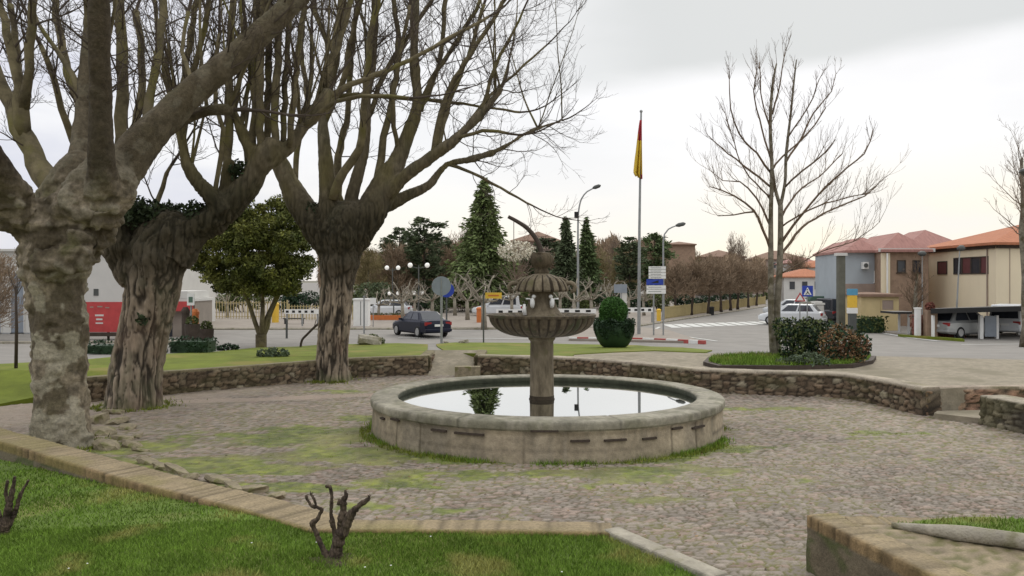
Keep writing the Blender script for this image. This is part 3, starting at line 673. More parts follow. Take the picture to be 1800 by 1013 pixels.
bo = gridmesh('basin', V[:, ::-1], np.clip(col[:, ::-1], .01, 1), M('granite'), closed_u=True, parent=ft)
me = bo.data; me.flip_normals()
fl = MB(); fl.lathe([(RI+.3, .2), (RI+.3, .26)], 48); fl.build('basin_floor', M('dark_wood'), ft)
wm_ = MB(); wm_.lathe([(RI+.03, ZW-.02), (RI+.03, ZW)], 96)
o = wm_.build('water', M('water')); o.location = (FX, FY, 0); struct(o)
# iron cramps across the joints (slightly rusted bars)
cp = Vector((0, 0, HC))
for (px, py, w) in [(672, 736, .18), (694, 738, .3), (771, 757, .34), (824, 763, .58), (957, 758, .48), (1020, 775.5, .34), (1082, 774, .42), (1142, 771, .3), (1191, 753, .26), (1228, 751, .42)]:
    d = (P(px, py, 10)-cp); ax = d.x; ay = d.y; ox = -FX; oy = -FY
    a_ = ax*ax+ay*ay; b2 = ax*ox+ay*oy; cc = ox*ox+oy*oy-(RO)**2; t = (-b2-math.sqrt(max(0, b2*b2-a_*cc)))/a_
    h = cp+d*t; an = math.atan2(h.y-FY, h.x-FX); da = w/2/RO; m_ = MB(); n0 = 8; rr0, rr1 = RO-.03, RO+.022
    for i in range(n0+1):
        q = an-da+2*da*i/n0
        for (r_, z_) in ((rr0, -.018), (rr1, -.018), (rr1, .018), (rr0, .018)): m_.v.append((r_*math.cos(q), r_*math.sin(q), h.z+z_))
    for i in range(n0):
        for j in range(4): a0 = i*4+j; b0 = i*4+(j+1) % 4; m_.f.append((a0, a0+4, b0+4, b0))
    m_.f += [(0, 1, 2, 3), (n0*4+3, n0*4+2, n0*4+1, n0*4)]
    m_.build('iron_cramp', M('iron'), ft)
zz = lambda py: HC+(YH-py)/FP*FY
pxr = FY/FP
FS = M('fountain_stone')
cm = MB(); cm.lathe([(.275, .26), (.275, ZW+.01), (.262, ZW+.03), (.252, zz(640)), (.250, zz(600)), (.29, zz(596)), (.30, zz(590))], 40, fn=lambda r, z, a: r*(1-.035*abs(math.sin(a*6))) if .7 < z < zz(600) else r)
cm.build('column', FS, ft, smooth=False)
wt_ = MB(); wt_.lathe([(.279, .3), (.279, ZW+.012), (.268, ZW+.034), (.2655, ZW+.085)], 40); wt_.build('wet_band', M('groove_shade_wet'), ft)
nfl = 34; zb = zz(592); zt = zz(553); RB = 95*pxr
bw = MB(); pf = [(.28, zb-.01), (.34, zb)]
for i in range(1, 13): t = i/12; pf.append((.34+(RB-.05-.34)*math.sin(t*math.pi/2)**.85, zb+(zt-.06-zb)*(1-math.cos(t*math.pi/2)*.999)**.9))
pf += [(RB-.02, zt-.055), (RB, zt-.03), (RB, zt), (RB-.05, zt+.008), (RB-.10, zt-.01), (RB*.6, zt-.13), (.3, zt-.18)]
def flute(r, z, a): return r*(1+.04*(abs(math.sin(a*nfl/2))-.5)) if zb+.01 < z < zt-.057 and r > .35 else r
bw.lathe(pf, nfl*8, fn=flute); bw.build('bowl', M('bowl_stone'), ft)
def groove(o, n, thr, z0, z1, ph=0.0):  # darkens faces along each flute hollow, shade put in by colour
    me = o.data; me.materials.append(M('groove_shade_wet'))
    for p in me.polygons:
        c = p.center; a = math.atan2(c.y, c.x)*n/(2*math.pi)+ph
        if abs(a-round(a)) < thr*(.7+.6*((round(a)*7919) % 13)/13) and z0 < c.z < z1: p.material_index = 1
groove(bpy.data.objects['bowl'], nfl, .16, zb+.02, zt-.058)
pd = MB(); pd.lathe([(.52, zt-.2), (.50, zt-.02), (.40, zt+.05), (.33, zt+.16), (.28, zt+.30), (.245, zt+.42), (.26, zt+.50), (.34, zz(508)), (.40, zz(503))], 36); pd.build('pedestal', FS, ft, smooth=True)
# shell cap: domed, lobed, drooping at the rim
sh = MB(); nl = 16; z0s, z1s = zz(513), zz(484); Rs = 45*pxr
pf = [(.36, z0s+.05), (Rs*.85, z0s+.0), (Rs*.93, z0s+.01), (Rs*.95, z0s+.05), (Rs*.90, z0s+.13), (Rs*.82, z0s+.22), (Rs*.70, z0s+.29), (Rs*.52, z1s-.02), (.24, z1s+.0), (.14, z1s+.04)]
def lobe(r, z, a):
    if r < .2: return r
    k = .085*min(1, r/Rs); sq = 1+.06*(abs(math.cos(a))**3)
    return r*sq*(1+k*(abs(math.sin(a*nl/2))-.5)*1.5)
sh.lathe(pf, nl*10, fn=lobe); o = sh.build('shell_cap', FS, ft); groove(o, nl, .15, z0s+.02, z1s-.01, .5 if False else 0.0)
sv = MB()
for s in (-1, 1):
    sv = MB()
    sv.tube(cr([(s*(Rs*.80), 0, z0s+.15), (s*Rs*1.13, -.02, z0s+.19), (s*Rs*1.28, -.02, z0s+.12), (s*Rs*1.26, 0, z0s+.03), (s*Rs*1.12, 0, z0s)], .05), .05, 8)
    sv.tube(cr([(s*Rs*.3, .05, z1s-.06), (s*Rs*.8, .05, z0s+.28), (s*Rs*1.12, .0, z0s+.16)], .06), .03, 8)
    sv.build('side_scroll', FS, ft, smooth=True)
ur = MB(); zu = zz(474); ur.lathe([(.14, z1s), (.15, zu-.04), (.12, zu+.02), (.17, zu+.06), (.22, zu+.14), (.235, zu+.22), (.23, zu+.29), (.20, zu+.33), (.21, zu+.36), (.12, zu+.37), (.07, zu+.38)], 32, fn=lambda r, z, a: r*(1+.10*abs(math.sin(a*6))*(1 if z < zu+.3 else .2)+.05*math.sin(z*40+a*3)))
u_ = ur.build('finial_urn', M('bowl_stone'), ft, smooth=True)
sp = MB(); pp = [Vector(((px-960)*pxr, 0, zz(py))) for px, py in [(952, 448), (948, 432), (940, 417), (926, 401), (908, 389), (893, 381)]]
pp = cr(pp, .04); sp.tube(pp, [.06-.022*i/len(pp) for i in range(len(pp))], 10); sp.build('curved_spout', M('iron'), ft, smooth=True)
wr = MB(); wr.tube([((903-960)*pxr, 0, zz(385)), ((903-960)*pxr, .01, zz(430))], .008, 5); wr.build('hanging_wire', M('iron'), ft)
for s, x0 in ((-1, 935), (1, 969)):
    m_ = MB(); X0 = (x0-960)*pxr
    m_.sphere((X0, -.36, zz(532)), .085, 10, 7, (.62, .9, 1.35)); m_.sphere((X0-s*.03, -.37, zz(521)), .045, 8, 6)
    m_.tube(cr([(X0, -.36, zz(530)), (X0+s*.05, -.37, zz(525)), (X0+s*.14, -.38, zz(525))], .04), .018, 6); m_.tube([(X0, -.34, zz(536)), (X0-s*.03, -.25, zz(541))], .022, 6)
    m_.build('white_bird_spout', M('white_paint'), ft, smooth=True)
m_ = MB(); m_.tube([((921-960)*pxr, -.36, zz(534)), ((922-960)*pxr, -.36, zz(553))], [.028, .045], 8); m_.build('white_peg', M('white_paint'), ft, smooth=True)
for o in ft.children:
    if o.name.split('.')[0] in ('column', 'wet_band', 'bowl', 'pedestal', 'shell_cap', 'side_scroll', 'finial_urn'): o.location.x = -.095
# return walls beside the ramp
wall('stone_wall', [(g1.x+.03, g1.y+2.4), (g1.x+.03, g1.y+.2)][::-1], .32, -.02, WZ+.02, 'short return wall on the left side of the ramp', seed=21, cap=(.20, .17, .10), body=(.17, .115, .075), capn=.05)
wall('stone_wall', [(g2.x+.22, g2.y+.3), (g2.x+.22, g2.y+2.5)], .32, -.02, WZ+.02, 'short return wall on the right side of the ramp', seed=22, cap=(.20, .17, .10), body=(.17, .115, .075), capn=.05)
# dry leaves and grit blown over the plaza
lm = MB(); rl_ = random.Random(17)
for k in range(2600):
    y = rl_.uniform(7.5, 25); x = rl_.uniform(-.62*y, .62*y)
    if math.hypot(x-FX, y-FY) < RO+.05 or inpoly(np.array([x]), np.array([y]), LP)[0] or (x > 3.1 and y < 9.6): continue
    if y > 20.5 and (y > 26 or abs(x) > 5): continue
    a = rl_.uniform(0, 6.28); s_ = rl_.uniform(.012, .032); n = len(lm.v); z = .035
    for q, w in ((0, 1), (1.6, .55), (3.14, 1), (4.7, .5)): lm.v.append((x+s_*w*math.cos(a+q), y+s_*w*math.sin(a+q), z+rl_.uniform(0, .014)))
    lm.f.append((n, n+1, n+2, n+3))
tag(lm.build('fallen_leaves', mat('dry_leaf', (.17, .11, .055), .9, .4, 3, island=.6)), 'small dry brown leaves blown over the cobbles', 'leaves', kind='stuff')
# ------------------------------------------------------------------ trees
def rvec(rg): 
    v = Vector((rg.gauss(0, 1), rg.gauss(0, 1), rg.gauss(0, 1))); return v.normalized()
def sprout(mb, p, d, L, r, lvl, rg, up=.25, kids=5, seg=6, wob=.22, sides=4, ratio=.5, ang=.75, kidf=.8, tmin=.0035):
    d = d.normalized(); pts = [p.copy()]; q = p.copy(); n = seg; st = L/n
    for i in range(n):
        d = (d+rvec(rg)*wob+Vector((0, 0, up*.35))).normalized(); q = q+d*st; pts.append(q.copy())
    rr = [max(r*(1-.85*i/n), tmin) for i in range(n+1)]
    mb.tube(pts, rr, sides, cap=False)
    if lvl <= 0: return
    for k in range(kids):
        t = rg.uniform(.2, .98); i = min(n-1, int(t*n)); b = pts[i].lerp(pts[i+1], t*n-i); dd = (pts[i+1]-pts[i]).normalized()
        o = dd.cross(rvec(rg)).normalized(); nd = dd*math.cos(ang)+o*math.sin(ang)*rg.uniform(.6, 1.2)
        sprout(mb, b, nd, L*ratio*rg.uniform(.5, 1.15)*(1.15-.5*t), max(r*.5*(1-.5*t), .005), lvl-1, rg, up, max(2, int(kids*kidf)), max(3, seg-1), wob, 3, ratio, ang, kidf, tmin)
def remeshed(name, mb, vox, m, parent, L, bark, lab=None):
    me = newmesh('tmp', mb.v, mb.f); o = bpy.data.objects.new('tmp', me); scn.collection.objects.link(o)
    md = o.modifiers.new('r', 'REMESH'); md.mode = 'VOXEL'; md.voxel_size = vox; md.use_smooth_shade = True
    sm = o.modifiers.new('s', 'SMOOTH'); sm.iterations = 3; sm.factor = .5
    dg = bpy.context.evaluated_depsgraph_get(); me2 = bpy.data.meshes.new_from_object(o.evaluated_get(dg))
    bpy.data.objects.remove(o); bpy.data.meshes.remove(me)
    n = len(me2.vertices); co = np.empty(n*3); me2.vertices.foreach_get('co', co); co = co.reshape(-1, 3)
    nn = np.empty(n*3); me2.vertex_normals.foreach_get('vector', nn); nn = nn.reshape(-1, 3)
    disp, col = bark(co, nn)
    co = co+nn*disp[:, None]-np.array(L)
    me2.vertices.foreach_set('co', co.reshape(-1)); me2.update(); me2.name = name
    ca = me2.color_attributes.new('Col', 'FLOAT_COLOR', 'POINT'); ca.data.foreach_set('color', np.concatenate([np.clip(col, .008, 1), np.ones((n, 1))], -1).reshape(-1))
    me2.polygons.foreach_set('use_smooth', np.ones(len(me2.polygons), dtype=bool))
    me2.materials.clear(); return link(name, me2, m, parent)
def vn3(x, y, z, s):
    ix, iy, iz = np.floor(x), np.floor(y), np.floor(z); fx, fy, fz = x-ix, y-iy, z-iz
    fx, fy, fz = [t*t*(3-2*t) for t in (fx, fy, fz)]
    def h(a, b, c): v = np.sin((ix+a)*127.1+(iy+b)*311.7+(iz+c)*74.7+s*19.3)*43758.5453; return v-np.floor(v)
    l = lambda a, b, t: a*(1-t)+b*t
    return l(l(l(h(0, 0, 0), h(1, 0, 0), fx), l(h(0, 1, 0), h(1, 1, 0), fx), fy), l(l(h(0, 0, 1), h(1, 0, 1), fx), l(h(0, 1, 1), h(1, 1, 1), fx), fy), fz)
def n3(co, sx, sy, sz, s, o=3):
    "3-D fractal value noise on an (n,3) array"
    r = 0; w = 1; t = 0
    for k in range(o): r = r+w*vn3(co[:, 0]*sx*2**k+k*7.3, co[:, 1]*sy*2**k, co[:, 2]*sz*2**k, s+k); t += w; w *= .5
    return r/t
def bark_plane(co, nn):
    k = n3(co, 2.2, 2.2, 2.0, 3); w = n3(co, 1.2, 1.2, 9, 7); f = n3(co, 9, 9, 9, 11); kn = n3(co, 3.3, 3.3, 3.3, 19)
    boss = np.exp(-((co[:, 2]-4.0)/.9)**2)
    kn2 = n3(co, 4.5, 4.5, 4.5, 119)
    up_ = 1-.8*ss(co[:, 2], 4.6, 5.6); disp = (.18*(k-.5)*(.6+boss)+.05*(np.abs(w-.5)*-2+.3)*(.7+boss)+.13*boss*ss(kn, .5, .66)+.05*ss(kn2, .55, .7)-.05*ss(n3(co, 3, 3, 2, 219), .58, .7))*up_+.03*(f-.5)
    base = np.array([.235, .195, .14])*(.45+1.1*f[:, None])*(1-.45*ss(kn2, .40, .28)[:, None])
    dk = ss(n3(co, 3.2, 3.2, 1.3, 23), .52, .58)[:, None]; base = base*(1-.75*dk)+np.array([.07, .055, .034])*.75*dk
    pl = ss(kn, .54, .58)[:, None]*(1-boss[:, None]*.6); base = base*(1-.7*pl)+np.array([.36, .33, .25])*.7*pl
    bo = (ss(boss, .45, .95)*ss(w, .35, .6))[:, None]; base = base*(1-.75*bo)+np.array([.065, .05, .03])*.75*bo
    gr = (ss(n3(co, 1.5, 1.5, 1, 41), .5, .62)*ss(nn[:, 2], -.2, .6))[:, None]; base = base*(1-.45*gr)+np.array([.13, .135, .04])*.45*gr
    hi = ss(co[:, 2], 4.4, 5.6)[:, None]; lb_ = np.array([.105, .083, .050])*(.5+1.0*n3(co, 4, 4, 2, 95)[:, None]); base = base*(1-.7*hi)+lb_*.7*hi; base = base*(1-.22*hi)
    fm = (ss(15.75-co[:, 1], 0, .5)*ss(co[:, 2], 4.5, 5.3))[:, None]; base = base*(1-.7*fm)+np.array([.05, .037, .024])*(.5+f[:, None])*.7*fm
    return disp, base
def bark_rough(co, nn):
    cw = co+.12*np.stack([n3(co, 1.5, 1.5, 1.5, 71)-.5, n3(co, 1.5, 1.5, 1.5, 81)-.5, 0*co[:, 0]], -1)*2; a = n3(cw, 6.0, 6.0, .75, 3, 2); a2 = n3(cw, 9, 9, 1.3, 53, 2); rdg = np.maximum(1-np.abs(a-.5)*9, .75-np.abs(a2-.5)*9); rdg = np.clip(rdg, 0, 1); rdg = rdg*(1-.75*ss(co[:, 2], 4.6, 6.2)); f = n3(co, 14, 14, 6, 9); k = n3(co, 1.6, 1.6, 1.1, 17)
    disp = -.06*np.clip(rdg, 0, 1)+.035*(f-.5)+.14*(k-.5)+.12*np.exp(-((co[:, 2]-3.9)/.9)**2)*(n3(co, 3.5, 3.5, 3.0, 97)-.45)*2
    base = np.array([.265, .215, .158])*(.50+1.0*f[:, None])*(1-.85*ss(rdg, .1, .8)[:, None])
    gr = ss(n3(co, 2, 2, .8, 27), .52, .62)[:, None]; base = base*(1-.35*gr)+np.array([.11, .115, .065])*.35*gr
    rd = ss(n3(co, 1.2, 1.2, .9, 37), .5, .65)[:, None]*ss(co[:, 2], 3.2, 1.2)[:, None]; base = base*(1-.25*rd)+np.array([.22, .14, .10])*.25*rd
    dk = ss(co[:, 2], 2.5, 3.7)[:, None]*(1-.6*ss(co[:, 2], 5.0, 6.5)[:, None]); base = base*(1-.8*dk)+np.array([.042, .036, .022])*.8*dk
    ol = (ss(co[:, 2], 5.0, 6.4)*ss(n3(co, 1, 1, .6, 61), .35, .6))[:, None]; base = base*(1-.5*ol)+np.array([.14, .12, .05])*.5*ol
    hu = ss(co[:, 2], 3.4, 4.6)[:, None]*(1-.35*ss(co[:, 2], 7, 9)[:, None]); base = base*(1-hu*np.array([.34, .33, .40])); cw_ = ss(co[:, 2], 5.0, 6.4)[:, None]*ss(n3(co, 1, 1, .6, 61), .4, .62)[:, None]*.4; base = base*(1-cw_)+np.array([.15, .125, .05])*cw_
    ft_ = (ss(co[:, 2], .35, .0)*ss(k, .4, .6))[:, None]; base = base*(1-.6*ft_)+np.array([.08, .11, .03])*.6*ft_
    return disp, base
def traced(D, limb, step=.18):
    "limb rows: (px, py, radius px, depth offset m)"
    pts = [P(a[0], a[1], D+a[3]) for a in limb]; rad = [a[2]*(D+a[3])/FP for a in limb]
    return cr(pts, step, rad)
def big_tree(label, D, bpx, trunk, limbs, branches, seed, vox, m, bark, n_sh, lenf=1.0, side=1, ivy=None, twm='branch', group=None, thin=.8, shoots=30):
    limbs = [[(a[0], a[1], a[2]*(1-(1-thin)*min(1, i/2)), a[3]) for i, a in enumerate(l)] for l in limbs]; branches = [[(a[0], a[1], a[2]*thin, a[3]) for a in l] for l in branches]
    base = P(bpx, 500, D); base.z = 0; rg = random.Random(seed)
    t = thing('plane_tree', label, 'tree', base, 0, group)
    mb = MB()
    for lb in trunk+limbs:
        pts, rad = traced(D, lb); mb.tube(pts, rad, 14)
        mb.sphere(pts[-1], rad[-1]*1.0, 10, 6)
    remeshed('trunk', mb, vox, m, t, base, bark)
    cb = MB(); tb = MB()
    for lb in branches+limbs:
        pts, rad = traced(D, lb, .3)
        if lb in branches:
            pts = [p+rvec(rg)*min(.035, rad[i]*.45)*(0 if i == 0 else 1) for i, p in enumerate(pts)]; cb.tube([p-base for p in pts], [r*rg.uniform(.9, 1.1) for r in rad], 8)
        sprout(tb, pts[-1]-base, pts[-1]-pts[-2], rg.uniform(1.6, 2.6), min(rad[-1]*.95, .05), 2, rg, .25, 6, 8, .16, 5, .5, .6)
        L = sum((pts[i+1]-pts[i]).length for i in range(len(pts)-1)); n = int(n_sh*L/2.2)
        lo = .25 if lb in branches else .45
        for k in range(n):
            i = rg.randrange(int(len(pts)*lo), len(pts)); j = min(i+1, len(pts)-1); dd = (pts[j]-pts[max(0, j-1)]).normalized()
            o = dd.cross(rvec(rg)).normalized(); d = (dd*.55+o*.8+Vector((0, 0, rg.uniform(-.1, .45)))).normalized()
            r = max(.007, min(rad[i]*.35, .024)); sprout(tb, pts[i]-base, d, rg.uniform(.8, 2.6)*lenf, r, 2, rg, .18, 5, 8, .24, 4, .55, .8)
    for k in range(shoots):
        lb = rg.choice(limbs); pts, rad = traced(D, lb, .3); i = rg.randrange(len(pts)//2, len(pts)); p = pts[i]-base; d = Vector((rg.gauss(0, .22), rg.gauss(0, .3), 1)).normalized(); L = rg.uniform(3.0, 5.5); q = [p.copy()]; r0 = rg.uniform(.022, .05)
        for j in range(10): d = (d+rvec(rg)*.06+Vector((0, 0, .05))).normalized(); p = p+d*L/10; q.append(p.copy())
        cb.tube(q, [r0*(1-.75*j/10) for j in range(11)], 6)
        for j in range(5):
            b = rg.randrange(2, 11); dd = (q[b]-q[b-1]).normalized(); o = dd.cross(rvec(rg)).normalized(); sprout(tb, q[b], dd*.8+o*.6, rg.uniform(.5, 1.5), .010, 1, rg, .3, 5, 6, .16, 3, .55, .6)
    cb.build('crown_branches', M(twm), t, smooth=True)
    tb.build('crown_twigs', M('twig'), t)
    if ivy:
        iv = MB()
        for (px, py, dd, rr, n) in ivy:
            c = P(px, py, D+dd)-base
            for k in range(n): leafq(iv, c+rvec(rg)*rr*rg.uniform(.3, 1), .07, rg)
        iv.build('ivy_patch', M('ivy'), t)
    return t
def leafq(mb, c, s, rg, asp=.5, d=None):
    a = d or rvec(rg); b = a.cross(rvec(rg)).normalized()*s*asp; a = a*s; n = len(mb.v)
    for q in (c-a, c+b, c+a, c-b): mb.v.append((q.x, q.y, q.z))
    mb.f.append((n, n+1, n+2, n+3))

# nearest trunk, far left
big_tree('nearest pollarded plane tree with knobbly mottled trunk at the left', 16.3, 112,
 [[(112, 812, 58, 0), (108, 780, 50, 0), (108, 700, 43, 0), (104, 620, 44, 0), (102, 560, 45, 0), (98, 500, 49, 0), (95, 450, 57, 0), (105, 410, 62, 0), (120, 380, 55, 0)],
  [(95, 440, 45, -.1), (60, 405, 36, -.2), (30, 365, 33, -.5), (5, 320, 30, -.9), (-25, 270, 27, -1.4), (-60, 200, 22, -1.8)],
  [(120, 420, 45, 0), (150, 370, 52, -.2), (170, 330, 46, -.3), (185, 300, 36, -.3)],
  [(100, 420, 40, 0), (110, 350, 40, .2), (140, 300, 36, .2)],
  [(70, 470, 20, -.55), (120, 455, 22, -.6), (150, 430, 20, -.5)], [(180, 380, 30, -.3), (205, 350, 24, -.4), (215, 320, 26, -.3)]],
 [[(182, 340, 34, -.5), (178, 290, 25, -1.0), (177, 200, 22, -1.4), (175, 100, 21, -1.7), (174, -20, 20, -2.0), (172, -120, 18, -2.2)],
  [(185, 345, 38, 0), (235, 270, 36, .1), (285, 215, 32, .3), (340, 160, 28, .5), (400, 112, 26, .7), (455, 62, 25, .9), (515, 5, 21, 1.1), (570, -55, 18, 1.3)],
  [(138, 320, 26, .3), (142, 260, 20, .5), (146, 190, 15, .8), (155, 100, 15, 1.0), (165, -10, 14, 1.2)],
  [(215, 290, 24, .6), (270, 245, 17, .9), (320, 212, 13, 1.1), (365, 195, 12, 1.2), (402, 193, 11, 1.3)]],
 [[(110, 345, 24, .6), (75, 305, 22, .9), (45, 245, 19, 1.2), (12, 170, 14, 1.6), (-15, 110, 12, 2), (-50, 20, 10, 2.4)],
  [(42, 240, 15, 1.2), (38, 180, 14, 1.2), (20, 90, 9, 1.3), (2, 10, 8, 1.4), (-6, -60, 7, 1.5)],
  [(40, 190, 13, 1.2), (50, 120, 9, 1.0), (56, 50, 8, .9), (62, -40, 7, .8)], [(35, 150, 8, 1.2), (28, 90, 7, 1.6), (18, 10, 6, 2.0)],
  [(212, 260, 13, 1.6), (214, 150, 12, 1.9), (212, 60, 11, 2.1), (206, -30, 11, 2.4)],
  [(140, 165, 7, .9), (115, 110, 5, 1.3), (78, 60, 4, 1.8), (55, 10, 3, 2.2)], [(345, 160, 5, .6), (320, 90, 4, 1.0), (330, 20, 4, 1.2)],
  [(256, 235, 11, .8), (268, 150, 9, 1.4), (285, 30, 8, 2.0), (290, -40, 7, 2.2)]],
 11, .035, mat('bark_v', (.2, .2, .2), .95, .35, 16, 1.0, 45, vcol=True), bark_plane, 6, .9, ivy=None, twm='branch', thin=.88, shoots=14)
# second tree, leaning trunk with deep furrows
big_tree('leaning old tree with deeply furrowed bark and broad arching limbs, second from the left', 21.4, 235,
 [[(232, 735, 58, 0), (235, 715, 49, 0), (240, 660, 44, 0), (248, 600, 42, 0), (262, 540, 43, 0), (272, 490, 47, 0), (280, 445, 52, 0), (295, 412, 46, 0)],
  [(245, 490, 34, 0), (215, 440, 32, -.1), (190, 395, 30, -.2), (170, 350, 30, -.2), (155, 300, 24, -.2)],
  [(300, 440, 48, 0), (340, 403, 32, 0), (385, 378, 27, 0), (425, 340, 24, 0), (452, 300, 21, 0), (468, 272, 25, 0), (478, 258, 20, 0)],
  [(225, 395, 34, .2), (270, 400, 26, .2), (330, 398, 26, .1)], [(390, 370, 20, 0), (400, 320, 15, .1), (402, 290, 12, .1)]],
 [[(395, 375, 20, -.2), (362, 335, 17, -.3), (335, 300, 13, -.4), (322, 260, 11, -.4), (314, 200, 9, -.4)],
  [(470, 285, 18, 0), (505, 262, 14, .1), (530, 228, 12, .2), (560, 190, 16, .3), (575, 165, 12, .4)],
  [(455, 290, 17, 0), (430, 240, 12, .2), (412, 200, 9, .3)]],
 [[(445, 270, 9, .1), (447, 180, 8, .2), (450, 80, 8, .3), (452, -30, 7, .5)], [(457, 265, 9, -.1), (458, 150, 9, -.2), (462, 50, 8, -.2), (466, -30, 7, -.3)],
  [(470, 260, 8, .2), (472, 150, 7, .3), (474, 40, 7, .4), (476, -30, 6, .4)], [(483, 262, 9, 0), (485, 160, 9, 0), (490, 60, 8, .1), (492, -30, 8, .1)],
  [(495, 262, 7, .2), (500, 180, 7, .3), (505, 90, 6, .3), (512, -20, 6, .3)], [(508, 258, 7, -.1), (516, 170, 7, -.3), (526, 80, 6, -.5), (540, -30, 6, -.7)],
  [(400, 320, 10, .1), (402, 220, 10, .2), (402, 120, 9, .3), (410, 20, 8, .4), (415, -30, 7, .4)],
  [(312, 205, 8, -.4), (325, 130, 8, -.2), (335, 60, 7, 0), (350, -20, 6, .2)], [(316, 195, 7, -.4), (340, 120, 7, -.8), (358, 50, 6, -1.1), (372, -30, 5, -1.4)],
  [(312, 200, 7, -.4), (290, 130, 6, -.1), (278, 60, 5, .3), (270, -20, 4, .6)], [(575, 170, 8, .4), (640, 140, 6, .8), (720, 105, 5, 1.2), (800, 62, 4, 1.6), (860, 30, 3, 2.0)],
  [(560, 190, 9, .4), (580, 120, 8, .6), (600, 60, 7, .9), (622, -20, 6, 1.1)], [(530, 225, 7, .2), (590, 180, 5, -.2), (660, 168, 4, -.6), (720, 172, 3, -.9)],
  [(160, 300, 14, -.2), (155, 220, 11, .6), (120, 130, 9, 1.0), (100, 30, 8, 1.2), (95, -40, 7, 1.4)], [(160, 310, 12, -.2), (120, 220, 8, -.8), (95, 140, 7, -1.1), (70, 80, 5, -1.3)],
  [(170, 330, 14, .2), (230, 240, 10, .8), (250, 140, 9, 1.2), (240, 20, 8, 1.5)], [(372, 350, 6, -.2), (392, 250, 6, -.4), (378, 160, 5, -.5), (385, 60, 4, -.6)],
  [(270, 385, 7, .2), (285, 330, 5, .3), (300, 290, 4, .3)], [(440, 300, 7, .2), (425, 220, 6, .6), (440, 130, 5, .9), (430, 30, 5, 1.2)], [(520, 240, 5, .3), (545, 150, 5, .9), (548, 60, 4, 1.2)]],
 23, .032, mat('bark_furrow', (.2, .2, .2), .95, .3, 12, 1.0, 16, stretch=(1, 1, .18), vcol=True), bark_rough, 5.5, 1.0, ivy=[(235, 372, -.3, .45, 500), (265, 376, -.2, .4, 400), (300, 378, .1, .35, 450), (340, 376, -.1, .35, 450), (375, 372, 0, .3, 350), (250, 560, -.6, .18, 60), (420, 300, 0, .3, 250)])
